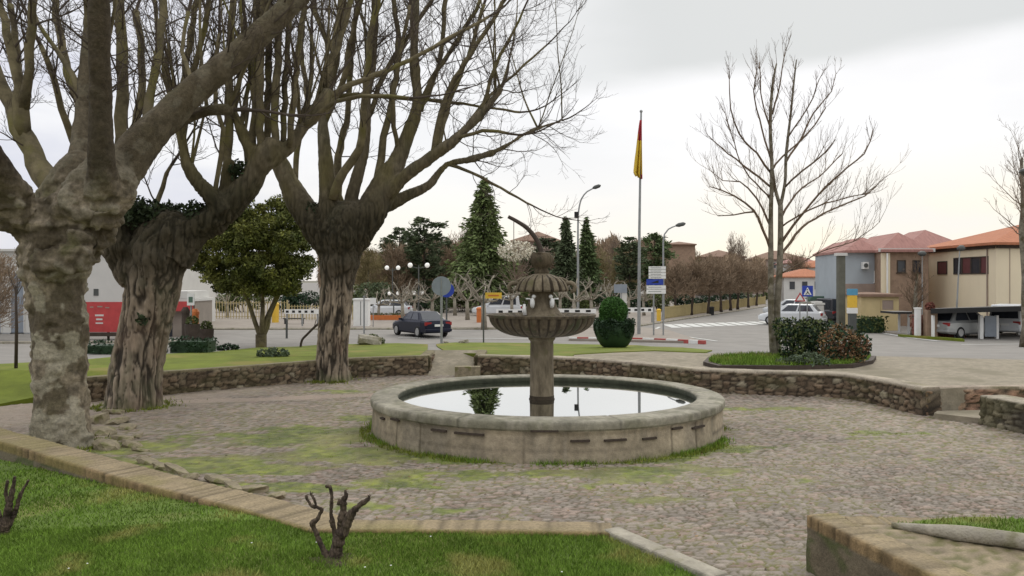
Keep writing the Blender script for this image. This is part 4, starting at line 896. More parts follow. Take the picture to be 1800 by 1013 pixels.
# third tree, right behind the basin edge
big_tree('tall many-stemmed pollarded tree with straight brown trunk, nearest to the basin', 27.0, 584,
 [[(584, 680, 40, 0), (584, 665, 33, 0), (584, 620, 29, 0), (588, 560, 28, 0), (592, 500, 30, 0), (598, 450, 36, 0), (605, 415, 44, 0), (612, 390, 40, 0)],
  [(590, 450, 30, 0), (560, 405, 28, 0), (530, 362, 24, 0), (507, 320, 19, 0), (490, 285, 16, 0), (480, 265, 14, 0)],
  [(615, 420, 35, 0), (650, 375, 30, 0), (672, 335, 24, .1), (690, 300, 20, .2)], [(580, 430, 26, 0), (578, 380, 22, -.1), (576, 340, 17, -.1)]],
 [[(576, 350, 17, -.1), (572, 280, 13, -.1), (568, 215, 12, 0), (578, 150, 12, .1), (590, 90, 11, .2), (600, 20, 10, .3), (604, -30, 9, .3)],
  [(682, 320, 20, .2), (702, 275, 17, .3), (722, 225, 15, .4), (734, 180, 13, .5), (728, 110, 11, .6), (729, 30, 10, .7), (730, -30, 9, .8)],
  [(665, 355, 17, 0), (710, 312, 13, -.2), (755, 278, 12, -.4), (800, 245, 10, -.5), (845, 200, 9, -.6), (880, 158, 8, -.7)],
  [(670, 365, 14, .3), (715, 345, 11, .6), (755, 325, 9, .8), (785, 290, 7, 1.0), (830, 280, 6, 1.1), (880, 262, 5, 1.3), (930, 232, 4, 1.5), (988, 212, 2, 1.7)],
  [(605, 400, 16, 0), (622, 330, 14, .2), (640, 260, 12, .3), (645, 180, 11, .4), (655, 90, 9, .5), (662, -30, 8, .6)]],
 [[(585, 350, 12, -.3), (605, 300, 10, -.5), (632, 262, 9, -.6), (640, 190, 8, -.8), (650, 80, 7, -1), (668, -20, 6, -1.1)],
  [(660, 345, 10, .1), (672, 260, 8, .4), (690, 170, 7, .6), (700, 80, 6, .8), (690, -20, 5, .9)], [(570, 215, 8, 0), (600, 150, 7, -.2), (620, 60, 6, -.5), (640, -30, 5, -.8)],
  [(760, 275, 7, -.4), (775, 200, 7, -.5), (800, 140, 6, -.6), (850, 60, 5, -.8), (900, -20, 4, -1.0)], [(770, 265, 6, -.4), (790, 180, 6, .2), (822, 100, 5, .6), (850, 10, 4, .9)],
  [(735, 190, 7, .5), (760, 140, 6, .6), (800, 80, 5, .8), (835, 20, 4, 1.0), (850, -20, 4, 1.1)], [(740, 195, 6, .5), (775, 100, 5, 1.0), (780, 20, 5, 1.3), (790, -30, 4, 1.4)],
  [(785, 288, 4, 1.0), (830, 305, 3.5, 1.0), (880, 330, 3, .9), (936, 362, 2, .8)], [(700, 275, 5, .3), (690, 180, 5, -.4), (705, 90, 4, -.8), (720, 10, 4, -1)],
  [(820, 225, 5, -.6), (850, 180, 4, -.2), (905, 130, 3, .2), (960, 80, 2, .5)], [(590, 90, 7, .2), (560, 40, 6, .5), (545, -30, 5, .7)], [(650, 200, 6, .4), (680, 120, 6, .8), (720, 60, 5, 1.1), (770, -20, 4, 1.4)],
  [(600, 370, 9, .3), (592, 290, 8, .8), (612, 200, 7, 1.2), (618, 100, 6, 1.5), (632, -20, 5, 1.7)], [(560, 170, 6, .3), (650, 168, 5, .5), (740, 175, 4, .8), (830, 185, 3, 1.0), (915, 198, 2.4, 1.2)],
  [(800, 245, 5, -.5), (850, 230, 4, -1.0), (895, 235, 3, -1.3)], [(845, 200, 5, -.6), (870, 120, 4, -1.0), (900, 60, 3, -1.3), (920, 20, 2.5, -1.5)], [(525, 350, 7, .1), (520, 280, 6, .4), (540, 190, 6, .7), (530, 80, 5, 1.0), (535, -20, 4, 1.2)]],
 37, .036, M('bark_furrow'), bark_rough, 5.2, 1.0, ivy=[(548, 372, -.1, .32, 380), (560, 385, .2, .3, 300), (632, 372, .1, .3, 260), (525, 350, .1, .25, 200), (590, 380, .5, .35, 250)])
# slim two-stemmed bare tree in the kerbed bed at the right
def slim_tree():
    D = 27.8; base = P(1366, 500, D); base.z = WZ+.02; rg = random.Random(5)
    t = thing('bare_tree', 'slender bare tree with twin stems standing in the bed beside the red-tinged shrub', 'tree', base)
    tr = [[(1366, 632, 13, 0), (1366, 600, 9.5, 0), (1366, 540, 9, 0), (1370, 480, 8.5, 0), (1372, 420, 7.5, 0), (1372, 360, 6.5, 0)],
          [(1361, 632, 11, -.1), (1357, 590, 8.5, -.1), (1355, 520, 8, -.1), (1355, 440, 7, -.1), (1355, 370, 6, -.1), (1357, 300, 5, -.1), (1354, 220, 4.5, 0), (1358, 150, 3.5, 0), (1365, 112, 2, 0)],
          [(1372, 362, 5, 0), (1380, 320, 4, .1), (1382, 270, 4, .1), (1390, 200, 3, .1), (1395, 150, 2.5, 0), (1400, 105, 1.5, 0)], [(1372, 365, 5, 0), (1362, 330, 4.5, 0), (1358, 300, 4, 0)]]
    mb = MB()
    for lb in tr:
        p, r = traced(D, lb); mb.tube([q-base for q in p], [x*.66 for x in r], 10)
    mb.build('trunk', M('bark_plane'), t, smooth=True)
    br = [[(1356, 305, 4, 0), (1330, 270, 3, -.3), (1300, 235, 2.6, -.6), (1285, 190, 2, -.8), (1282, 140, 1.3, -.9)], [(1356, 330, 4, 0), (1320, 300, 3, .5), (1280, 270, 2.2, .9), (1245, 240, 1.4, 1.2)],
          [(1372, 430, 5, 0), (1395, 395, 4, -.2), (1415, 370, 3.5, -.4), (1450, 330, 3, -.6), (1490, 295, 2.5, -.9), (1520, 270, 2, -1.0), (1535, 230, 1.3, -1.2)], [(1372, 450, 5, 0), (1410, 400, 4, .4), (1460, 370, 3, .8), (1520, 345, 2.2, 1.2), (1548, 318, 1.3, 1.4)],
          [(1354, 440, 4.5, 0), (1340, 400, 4, -.3), (1325, 370, 3.5, -.5), (1290, 345, 2.8, -.8), (1248, 328, 1.5, -1)], [(1326, 372, 3, -.5), (1290, 378, 2, -.2), (1262, 380, 1.4, 0)], [(1355, 400, 4, 0), (1330, 350, 3, .6), (1300, 320, 2.4, 1.0), (1270, 318, 1.5, 1.2), (1248, 300, 1, 1.3)],
          [(1382, 285, 3.5, .1), (1410, 240, 3, .4), (1430, 200, 2.4, .6), (1462, 160, 1.5, .8), (1470, 130, 1, .8)], [(1380, 330, 3.5, .1), (1410, 300, 3, -.4), (1450, 270, 2.4, -.8), (1468, 245, 1.4, -1)], [(1357, 300, 3.5, 0), (1375, 275, 3, .2), (1420, 235, 2.5, .6), (1450, 190, 1.8, .9)],
          [(1354, 280, 3, 0), (1335, 210, 2.4, .2), (1325, 160, 1.8, .3), (1330, 125, 1.2, .3)], [(1356, 230, 3, 0), (1340, 180, 2, -.2), (1335, 110, 1.4, -.3)], [(1358, 200, 3, 0), (1372, 140, 2, .1), (1380, 90, 1.3, .2)],
          [(1375, 380, 4, 0), (1400, 340, 3, .5), (1440, 310, 2.2, 1.0), (1480, 270, 1.6, 1.3)], [(1372, 400, 3, 0), (1420, 370, 2.6, -.6), (1470, 352, 2, -1.0), (1530, 340, 1.2, -1.4)], [(1354, 350, 3, 0), (1310, 300, 2, -.9), (1290, 250, 1.4, -1.3), (1275, 200, 1, -1.5)],
          [(1385, 240, 2.5, .1), (1420, 190, 2, -.3), (1440, 140, 1.3, -.5)], [(1395, 470, 2, 0), (1450, 440, 2, .3), (1500, 425, 1.4, .5), (1545, 392, 1, .6)], [(1372, 480, 3, 0), (1395, 470, 2, 0)]]
    cb = MB(); tb = MB()
    for lb in br+tr[1:3]:
        p, r = traced(D, lb, .3); p = [q-base for q in p]
        if lb in br: cb.tube([q+rvec(rg)*.02 for q in p], [x*.55 for x in r], 6)
        for k in range(int(len(p)*1.5)):
            i = rg.randrange(int(len(p)*(.2 if lb in br else .55)), len(p)); j = min(i+1, len(p)-1); dd = (p[j]-p[max(0, j-1)]).normalized()
            o = dd.cross(rvec(rg)).normalized(); sprout(tb, p[i], dd*.8+o*.6+Vector((0, 0, .3)), rg.uniform(.5, 1.35)*(.62 if p[i].z > 6.6 else 1), .009, 1, rg, .35, 5, 6, .14, 4, .55, .6)
    cb.build('crown_branches', M('twig_brown'), t, smooth=True); tb.build('crown_twigs', M('twig_brown'), t)
slim_tree()

# ---- generic bare tree meshes, shared by the trees in the background
def bare_proto(seed, h, tr, spread, kids, m1, m2, tw=.004, dens=60, name='bare_tree', up=.3, crown0=.25):
    rg = random.Random(seed); t = thing(name, 'x', 'tree'); mb = MB(); cb = MB()
    tp = [Vector((0, 0, -.05))]; q = Vector((0, 0, 0)); d = Vector((0, 0, 1))
    for i in range(8): q = q+(d+rvec(rg)*.10)*h*.09; tp.append(q.copy())
    mb.tube(tp, [tr*(1.25 if i == 0 else 1-.09*i) for i in range(len(tp))], 8); mb.build('trunk', m1, t, smooth=True)
    for k in range(dens):
        f = rg.uniform(crown0, 1); i = min(7, int(f*8)); p = tp[i].lerp(tp[i+1], f*8-i)
        a = rg.uniform(0, 6.283); e = rg.uniform(.25, 1.1)*(.5+.7*f); d = Vector((math.cos(a)*math.cos(e), math.sin(a)*math.cos(e), math.sin(e)))
        L = spread*rg.uniform(.55, 1.1)*(1.25-.45*f)
        sprout(cb, p, d, L, tr*.22*(1.2-.7*f), 2, rg, up, kids, 5, .22, 3, .55, .75, .8, tw)
    for (v) in ():
        pass
    # keep very thin twigs thick enough to read at their distance
    cb.build('crown', m2, t); return t
def place(proto, px, D, top, label, used, proto_h, cat='tree', group=None, wide=1.0, zb=None):
    o = proto if proto.get('label') == 'x' else copy_tree(proto)
    c_ = GD(px, D); z0 = c_.z if zb is None else zb; h = HC+(YH-top)/FP*D-z0; s = h/proto_h
    o.location = (c_.x, D, z0-.03); o.scale = (s*wide, s*wide, s); o.rotation_euler = (0, 0, (px*1.7) % 6.28)
    tag(o, label, cat, group); return o
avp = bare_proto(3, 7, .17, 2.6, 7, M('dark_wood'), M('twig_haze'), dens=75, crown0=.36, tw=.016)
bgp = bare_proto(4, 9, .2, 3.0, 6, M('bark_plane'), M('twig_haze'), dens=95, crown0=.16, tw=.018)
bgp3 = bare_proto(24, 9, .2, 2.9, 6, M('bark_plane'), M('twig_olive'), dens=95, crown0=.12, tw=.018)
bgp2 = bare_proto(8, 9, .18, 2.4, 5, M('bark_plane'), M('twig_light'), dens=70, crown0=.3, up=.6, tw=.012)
def hgt(t): return max(v.co.z for ch in t.children for v in ch.data.vertices)
ha, hb, hc_, hd_ = hgt(avp), hgt(bgp), hgt(bgp2), hgt(bgp3)
for i, (px, D, top, lab) in enumerate([(1188, 72, 447, 'bare brown avenue tree just right of the white direction panels'), (1215, 75, 440, 'bare brown avenue tree beside the red and white shape behind the fence'), (1245, 78, 442, 'bare brown avenue tree with a dark forked trunk, nearest to the crossing'), (1268, 82, 444, 'bare brown avenue tree behind the dark forked one'), (1284, 86, 446, 'bare avenue tree with the first of two close dark trunks'),
        (1297, 89, 447, 'bare avenue tree with the second of two close dark trunks'), (1316, 95, 452, 'bare avenue tree third from the far end'), (1330, 102, 456, 'bare avenue tree next to the last'), (1341, 112, 462, 'last and smallest bare tree of the avenue')]):
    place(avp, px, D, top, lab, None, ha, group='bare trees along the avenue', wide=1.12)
bgs = [(648, 90, 420, 'russet bare tree beside the trunk of the third big tree', 0), (672, 96, 425, 'bare brown tree above the white cabinet', 0), (700, 92, 420, 'bare brown tree behind the two left hand globe lamps', 0), (725, 104, 412, 'bare brown tree below the left end of the cedar', 0), (752, 98, 425, 'bare brown tree behind the right hand globe lamps', 0), (782, 108, 405, 'bare brown tree between the cedar and the spruce', 0),
       (812, 112, 388, 'tall pale bare tree touching the left side of the spruce', 1), (800, 96, 425, 'bare brown tree above the round traffic sign', 0), (845, 92, 440, 'bare brown tree in front of the foot of the spruce', 0), (885, 98, 422, 'bare brown tree behind the white blossom', 0), (922, 104, 425, 'bare brown tree left of the fountain urn', 0), (955, 100, 432, 'bare brown tree directly behind the fountain urn', 0),
       (985, 96, 440, 'bare brown tree right of the fountain urn', 0), (1018, 110, 428, 'rusty bare tree in front of the two firs', 0), (1050, 98, 425, 'olive brown bare tree right of the two firs', 0), (1078, 112, 408, 'pale thin bare tree left of the flagpole', 1), (1092, 104, 430, 'bare brown tree above the ball topiary', 0), (1122, 108, 432, 'bare brown tree behind the flagpole', 0),
       (1148, 104, 435, 'bare brown tree behind the direction panels', 0), (1215, 128, 430, 'bare tree in front of the brown apartment block', 0), (1290, 150, 405, 'pale bare tree rising beyond the avenue', 1), (1305, 156, 410, 'second pale bare tree rising beyond the avenue', 1), (1402, 150, 440, 'low bare tree behind the far orange roof', 0), (765, 120, 402, 'high thin bare tree to the right of the cedar', 1),
       (-10, 44, 430, 'bare brown tree crown at the far left edge', 0), (5, 60, 455, 'bare tree behind the one at the far left edge', 0)]
for px, D, top, lab, k in bgs:
    k3 = (not k) and px % 3 == 0
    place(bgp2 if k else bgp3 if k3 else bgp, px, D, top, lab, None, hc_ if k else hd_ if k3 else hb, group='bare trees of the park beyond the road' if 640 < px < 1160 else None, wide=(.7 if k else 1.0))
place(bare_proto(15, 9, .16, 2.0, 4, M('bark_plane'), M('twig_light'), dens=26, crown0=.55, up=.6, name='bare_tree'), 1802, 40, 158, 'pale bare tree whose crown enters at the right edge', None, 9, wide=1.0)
# small leafless trees near the right hand buildings and in the left lawn
def small_tree(px, D, top, label, seed, m2, dens=24, zb=None, tr=.07, sp=1.3, wide=1):
    p_ = bare_proto(seed, 4, tr, sp, 4, M('bark_plane'), m2, dens=dens, crown0=.3, up=.5); return place(p_, px, D, top, label, None, hgt(p_), wide=wide, zb=zb)
small_tree(1607, 49, 446, 'small bushy bare tree in front of the cream building corner', 31, M('twig_brown'), 44, tr=.16, sp=1.0)
small_tree(1497, 54, 520, 'thin bent bare sapling left of the blue and yellow totem', 32, M('twig'), 6)
st_ = thing('young_tree', 'thin young tree with a straight dark stem in the far left lawn', 'tree', GD(28, 24.6))
m_ = MB(); m_.tube([(0, 0, -.05), (.02, 0, 1.2), (-.01, 0, 2.4)], [.05, .045, .03], 8); m_.build('trunk', M('dark_wood'), st_, smooth=True)
m_ = MB(); rg = random.Random(9)
for k in range(6): sprout(m_, Vector((0, 0, 1.8+.1*k)), Vector((rg.uniform(-.5, .5), rg.uniform(-.5, .5), 1)), rg.uniform(.5, 1.1), .014, 1, rg, .4, 3)
m_.build('crown', M('twig'), st_)
# bent dead sapling leaning toward the third trunk
bs = thing('bent_sapling', 'small bent dead stem leaning right against the third trunk', 'sapling', G(528, 611)); D = bs.location.y
m_ = MB(); m_.tube(cr([P(528, 613, D), P(531, 598, D), P(540, 588, D), P(552, 576, D), P(560, 569, D)], .1), .055, 7); m_.tube([P(552, 576, D), P(556, 562, D)], .02, 5); m_.build('stem', M('dark_wood'), bs, world=True, smooth=True)
# pollarded park planes with pale knuckled arms
def pollard(seed):
    rg = random.Random(seed); t = thing('pollard_tree', 'x', 'tree'); m_ = MB(); c_ = MB()
    m_.tube([(0, 0, -.05), (.03, 0, 1.2), (.08, .02, 2.3)], [.24, .18, .16], 8); m_.build('trunk', M('branch_pale'), t, smooth=True)
    for k in range(8):
        a = k*.785+rg.uniform(-.3, .3); p = Vector((.08, 0, 2.2)); d = Vector((math.cos(a), math.sin(a), rg.uniform(.25, .8)))
        pts = [p]
        for i in range(6): d = (d.normalized()+rvec(rg)*.45+Vector((0, 0, .05))); p = p+d.normalized()*.5; pts.append(p.copy())
        c_.tube(pts, [.085-.007*i for i in range(7)], 6)
        for j in range(7):
            b = pts[rg.randrange(2, 7)]; e = rvec(rg)+Vector((0, 0, .4)); sprout(c_, b, e, rg.uniform(.3, .9), .032, 1, rg, .2, 3, 4, .5, 4, .6, .9)
    c_.build('crown', M('branch_pale'), t, smooth=True); return t
pol = [pollard(1), pollard(2), pollard(3)]; hp = [hgt(p) for p in pol]
for i, (px, D, top, lab) in enumerate([(665, 66, 500, 'pale pollarded tree above the white cabinet'), (708, 64, 486, 'pale pollarded tree behind the navy car roof'), (728, 70, 490, 'pale pollarded tree between the lower globe lamps'), (760, 68, 484, 'pale pollarded tree left of the round traffic sign'), (800, 74, 480, 'pale pollarded tree right of the round traffic sign'), (822, 66, 478, 'pale pollarded tree left of the yellow sign'), (851, 54, 468, 'pale pollarded tree with a curved trunk behind the yellow sign'), (900, 72, 485, 'pale pollarded tree left of the fountain pedestal'),
        (1010, 64, 478, 'pale pollarded tree behind the right tip of the bowl'), (1040, 70, 484, 'pale pollarded tree just left of the ball topiary'), (985, 76, 486, 'pale pollarded tree right of the fountain pedestal'), (1072, 74, 484, 'pale pollarded tree behind the ball topiary'), (1105, 78, 488, 'pale pollarded tree behind the square sign back'), (1132, 74, 492, 'pale pollarded tree right of the flagpole'), (400, 70, 500, 'pale pollarded tree glimpsed through the green crown')]):
    place(pol[i % 3], px, D, top, lab, None, hp[i % 3], group='pollarded trees of the park', wide=1.15)
# ---- conifers
def conifer(px, D, top, label, seed, m, wide, dens=1.0, layered=False, name='conifer'):
    rg = random.Random(seed); c_ = GD(px, D); h = HC+(YH-top)/FP*D-c_.z; t = thing(name, label, 'tree', c_)
    m_ = MB()
    f = MB(); b = m_; m_.tube([(0, 0, -.05), (0, 0, h*.5), (0, 0, h*.96)], [h*.016, h*.01, .03], 7); R_ = wide/FP*D; lv = int(h*(2.6 if layered else 4.2)*dens)
    for i in range(lv):
        u = (i+rg.random())/lv; z = h*(.10+.89*u); rr = R_*(1-u)**.85*rg.uniform(.75, 1.15)+.1
        if layered: rr = R_*(.35+.65*math.sin(math.pi*min(1, (1-u)*1.2+.05))**.7)*rg.uniform(.6, 1.1)*(1 if u < .9 else .5)
        for k in range(max(4, int((5 if layered else 7)*(1-u)+5))):
            a = rg.uniform(0, 6.283); L = rr*rg.uniform(.7, 1.1); dr = (-.25 if not layered else .05)
            e = Vector((math.cos(a)*L, math.sin(a)*L, dr*L+(.18*L if not layered else 0))); b.tube([(0, 0, z), (e.x, e.y, z+e.z)], .03, 3, cap=False)
            for j in range(int((9+L*12)*(1.35 if layered else 1.0))):
                w = rg.uniform(.25, 1)**.8; p = Vector((e.x*w, e.y*w, z+e.z*w))+Vector((rg.gauss(0, .15), rg.gauss(0, .15), rg.gauss(0, .14 if layered else .22)))*(.6+L*.3)
                d = (Vector((e.x, e.y, 0)).normalized()+rvec(rg)*.6+Vector((0, 0, -.25 if not layered else .2))).normalized(); leafq(f, p, rg.uniform(.16, .36), rg, .34, d)
    b.build('trunk', M('twig'), t); f.build('foliage', m, t); return t
conifer(851, 84, 312, 'tall pointed green spruce, the highest conifer, left of the curved spout', 1, M('needle_light'), 74)
conifer(746, 92, 378, 'dark spreading cedar with ragged flat tiers behind the park lamps', 2, M('needle_dark'), 50, .8, True, 'cedar_tree')
conifer(702, 96, 398, 'low dark cedar partly behind the left of the big cedar', 12, M('needle_dark'), 34, .7, True, 'cedar_tree')
conifer(995, 88, 384, 'dark blue-green fir left of the tall street lamp', 3, M('needle_dark'), 34, 1.0)
conifer(1031, 92, 386, 'green cone-shaped fir right of the tall street lamp', 4, M('needle'), 33)
conifer(1107, 95, 417, 'small dark fir left of the flagpole base', 5, M('needle_dark'), 36, .8, True)
conifer(1150, 100, 408, 'rounded olive pine behind the curved street lamp', 6, M('needle'), 36, .9, True, 'pine_tree')
conifer(960, 98, 416, 'dark conifer hidden behind the fountain urn', 7, M('needle_dark'), 50, .8, True)
conifer(783, 104, 420, 'dark green conifer between cedar and spruce', 8, M('needle_dark'), 40, .8, True)
# ---- leaf crowns
def leafball(mb, c, r, n, s, rg, sc=(1, 1, 1), shell=.55):
    for _ in range(n):
        d = rvec(rg); q = rg.uniform(shell, 1)**.6*r; leafq(mb, Vector((c[0]+d.x*q*sc[0], c[1]+d.y*q*sc[1], c[2]+d.z*q*sc[2])), s*rg.uniform(.6, 1.3), rg, .5)
def evergreen():
    g = G(459, 611); D = g.y; t = thing('evergreen_tree', 'round leafy green tree with forked trunk between the second and third big trunks', 'tree', g); rg = random.Random(3)
    m_ = MB(); W = lambda px, py, dd=0: P(px, py, D+dd)-g
    m_.tube(cr([W(459, 614), W(459, 600), W(459, 588)], .1), [.26]*len(cr([W(459, 614), W(459, 600), W(459, 588)], .1)), 8)
    for l in [[(457, 590), (448, 565), (438, 535), (425, 505), (415, 470)], [(459, 590), (461, 560), (462, 530), (460, 495), (455, 440)], [(461, 590), (468, 562), (480, 535), (488, 510), (495, 470)], [(462, 592), (470, 575), (476, 550), (500, 500), (520, 470)]]:
        q = cr([W(*p, dd=rg.uniform(-.5, .5)*i*.5) for i, p in enumerate(l)], .2); m_.tube(q, [.12-.07*i/len(q) for i in range(len(q))], 7)
    m_.build('trunk', M('branch'), t, smooth=True)
    f = MB()
    for _ in range(240):
        for tr_ in range(50):
            a = rg.uniform(0, 6.283); x = rg.uniform(-1, 1); z = rg.uniform(-1, 1); y = rg.uniform(-1, 1)
            if x*x+y*y+z*z < 1 and x*x+y*y+z*z > .25: break
        px = 449+x*110; py = 448+z*88-(10 if z < 0 else 0)
        if py > 512: py -= 25
        c_ = W(px, py, y*2.6); r = rg.uniform(.26, .66); leafball(f, c_, r, int(330*r/.5), .078, rg, (1, 1, .7), .1)
    f.build('foliage', M('leaf'), t); return t
evergreen()
def magnolia():
    D = 80; g = GD(907, D); t = thing('blossom_tree', 'small tree covered in creamy white blossom left of the fountain urn', 'tree', g); rg = random.Random(4)
    m_ = MB(); m_.tube([(0, 0, -.1), (.1, 0, 1.5), (0, 0, 3)], [.15, .12, .08], 6)
    f = MB()
    for k in range(26):
        a = rg.uniform(0, 6.28); e = rg.uniform(.3, 1.3); d = Vector((math.cos(a)*math.cos(e), math.sin(a)*math.cos(e), math.sin(e)))
        sprout(m_, Vector((0, 0, 2.5+.8*rg.random())), d, 2.6, .05, 1, rg, .3, 4, 4)
    m_.build('trunk', M('twig_light'), t)
    cz = HC+(YH-441)/FP*D-g.z
    for k in range(900):
        d = rvec(rg)*rg.uniform(.3, 1)**.5; leafq(f, Vector((d.x*1.9, d.y*1.9, cz+d.z*1.05)), rg.uniform(.06, .13), rg, .8)
    f.build('blossom', M('blossom'), t)
magnolia()
def hedge(px0, px1, D, ytop, label, m, dep=1.2, s=.06, dens=1.0, name='hedge', zb=None, slope=0.0):
    rg = random.Random(px0); a = GD(px0, D); b = GD(px1, D+slope); zt = HC+(YH-ytop)/FP*D; z0 = a.z if zb is None else zb
    t = thing(name, label, 'hedge', (a.x, a.y, z0)); L = b.x-a.x; h = zt-z0
    m_ = MB()
    core = MB(); core.obox((.12, dep/2), (L-.12, dep/2+slope), dep*.72, 0, h-.12); core.build('inner_twigs', M('leaf_dark') if m is not M('hedge_red') else m, t)
    n = int(L*h*420*dens)
    for _ in range(n):
        x = rg.uniform(0, L); q = rg.random(); yy = rg.gauss(0, .06)
        if q < .6: p = (x, rg.gauss(.06, .06)+slope*x/L, rg.uniform(.0, h))
        elif q < .9: p = (x, rg.uniform(0, dep)+slope*x/L, h-abs(rg.gauss(0, .06)))
        else: p = (rg.choice((.03, L-.03)), rg.uniform(0, dep)+slope*.5, rg.uniform(0, h))
        leafq(m_, Vector((p[0]+rg.gauss(0, .05), p[1]+.08*math.sin(x*3), p[2]+.05*math.sin(x*4))), s*rg.uniform(.7, 1.3), rg)
    m_.build('foliage', m, t); return t
hedge(290, 368, 31, 596, 'clipped dark green hedge right of the second trunk', M('leaf_dark'), 1.2)
hedge(142, 215, 30, 603, 'clipped dark green hedge glimpsed between the first two trunks', M('leaf_dark'), 1.2)
def shrub(name, label, c, lobes, m, s, dens, cat='shrub', seed=1, m2=None):
    rg = random.Random(seed); t = thing(name, label, cat, c); f = MB(); w = MB(); f2 = MB()
    for (x, y, z, r) in lobes:
        leafball(f, (x, y, z), r, int(dens*r*r), s, rg, (1, 1, .85), .45); w.tube(cr([(x*.3, y*.3, -.05), (x*.6, y*.6, z*.5), (x, y, z)], .15), .03, 5)
        if m2: leafball(f2, (x, y, z+.05), r*1.04, int(dens*r*r*.4), s*1.1, rg, (1, 1, .85), .8)
    w.build('stems', M('dark_wood'), t); f.build('foliage', m, t)
    if m2: f2.build('young_leaves', m2, t)
    return t
rg = random.Random(12)
D = 26.3; c_ = Vector((P(1395, 0, D).x, D, WZ)); 
lob = [((P(px, 0, D).x-c_.x), dy, HC+(YH-py)/FP*D-WZ, r) for (px, py, dy, r) in [(1385, 590, 0, .38), (1400, 582, .3, .42), (1420, 590, .1, .45), (1440, 588, .4, .42), (1390, 615, -.1, .38), (1415, 615, .1, .42), (1445, 610, .2, .42), (1385, 575, .6, .3), (1430, 575, .5, .3), (1400, 635, 0, .3), (1440, 635, 0, .3), (1460, 582, .5, .36)]]
shrub('shrub', 'dark green rounded shrub beside the slender bare tree', c_, lob, M('leaf_dark'), .055, 2300, seed=2, m2=M('leaf_olive'))
D = 25.6; c_ = Vector((P(1485, 0, D).x, D, WZ))
lob = [((P(px, 0, D).x-c_.x), dy, HC+(YH-py)/FP*D-WZ, r) for (px, py, dy, r) in [(1465, 600, 0, .45), (1490, 596, .2, .42), (1508, 606, 0, .38), (1517, 618, .1, .28), (1475, 625, 0, .38), (1500, 628, -.1, .32), (1455, 625, 0, .3), (1480, 584, .4, .3), (1470, 640, 0, .22), (1495, 640, 0, .2), (1517, 604, .4, .25)]]
shrub('shrub', 'reddish leaved rounded shrub at the right end of the kerbed bed', c_, lob, M('leaf_red'), .055, 2300, seed=3, m2=M('leaf_dark'))
D = 24.7; c_ = Vector((P(1415, 0, D).x, D, WZ))
shrub('lavender_plant', 'grey-green feathery low plant in front of the dark shrub', c_, [(-.3, 0, .2, .28), (.1, -.05, .24, .32), (.5, 0, .18, .26), (-.65, .1, .14, .2)], M('leaf_grey'), .06, 2600, 'plant', 4)
# the kerbed bed itself
bd = [F(1236, 643, WZ), F(1262, 650, WZ), F(1400, 651, WZ), F(1500, 648, WZ), F(1535, 640, WZ), Vector((G(1500, 628).x+.4, 27.5, WZ)), Vector((G(1380, 622).x, 28.3, WZ)), F(1300, 629, WZ), F(1245, 634, WZ)]
m_ = MB(); m_.prism([(p.x, p.y) for p in bd], WZ-.05, WZ+.12); o = m_.build('bed_edging', M('stone')); o.data.materials.clear(); o.data.materials.append(M('dark_wood')); tag(o, 'dark low edging around the planted bed with the slender tree', 'edging')
cx = sum(p.x for p in bd)/len(bd); cy = sum(p.y for p in bd)/len(bd); bi_ = [(cx+(p.x-cx)*.94, cy+(p.y-cy)*.94) for p in bd]
m_ = MB(); m_.poly([(p[0], p[1], WZ+.13) for p in bi_]); struct(m_.build('lawn', M('lawn')))
X = nr.uniform(4.5, 12, 20000); Y = nr.uniform(23.5, 29, 20000); k = inpoly(X, Y, bi_); X = X[k]; Y = Y[k]
tag(blades('grass', X, Y, np.full(len(X), WZ+.125), nr.uniform(.05, .16, len(X)), .03, M('blade'), .9), 'rough grass in the kerbed bed under the slender tree', 'grass', kind='stuff')
# weeds and plants on the left lawn
for (px, py, lab, m, s) in [(400, 616, 'low dark green weed clump on the lawn near the hedge', 'leaf_dark', .8), (480, 628, 'grey-green spiky plant at the lawn edge above the wall', 'leaf_grey', 1.0)]:
    g = G(px, py); shrub('lawn_plant', lab, (g.x, g.y, g.z), [(-.35*s, 0, .10, .2*s), (0, 0, .14, .24*s), (.35*s, .05, .1, .2*s)], M(m), .07, 2600, 'plant', px)
g = G(650, 606); o = rock(g.x, g.y, g.z+.18, .72, .45, .40, .2, 3.3, 'kerb', 'boulder'); tag(o, 'mossy grey boulder on the lawn just right of the third trunk', 'boulder')
shrub('creeping_plant', 'olive green creeping plant growing over the mossy boulder', (g.x, g.y+.3, g.z), [(-.3, 0, .2, .3), (.1, .1, .26, .3), (.5, 0, .15, .22)], M('leaf_olive'), .06, 2200, 'plant', 8)
g = G(815, 604); tag(rock(g.x, g.y, g.z+.06, .32, .2, .16, .1, 8.3, 'kerb', 'rock'), 'small pale rock on the lawn strip under the yellow sign', 'rock')
g = G(785, 603); tag(rock(g.x, g.y, g.z+.03, .2, .15, .08, .1, 9.3, 'kerb', 'rock'), 'flat brown rock on the lawn strip left of the pale one', 'rock')
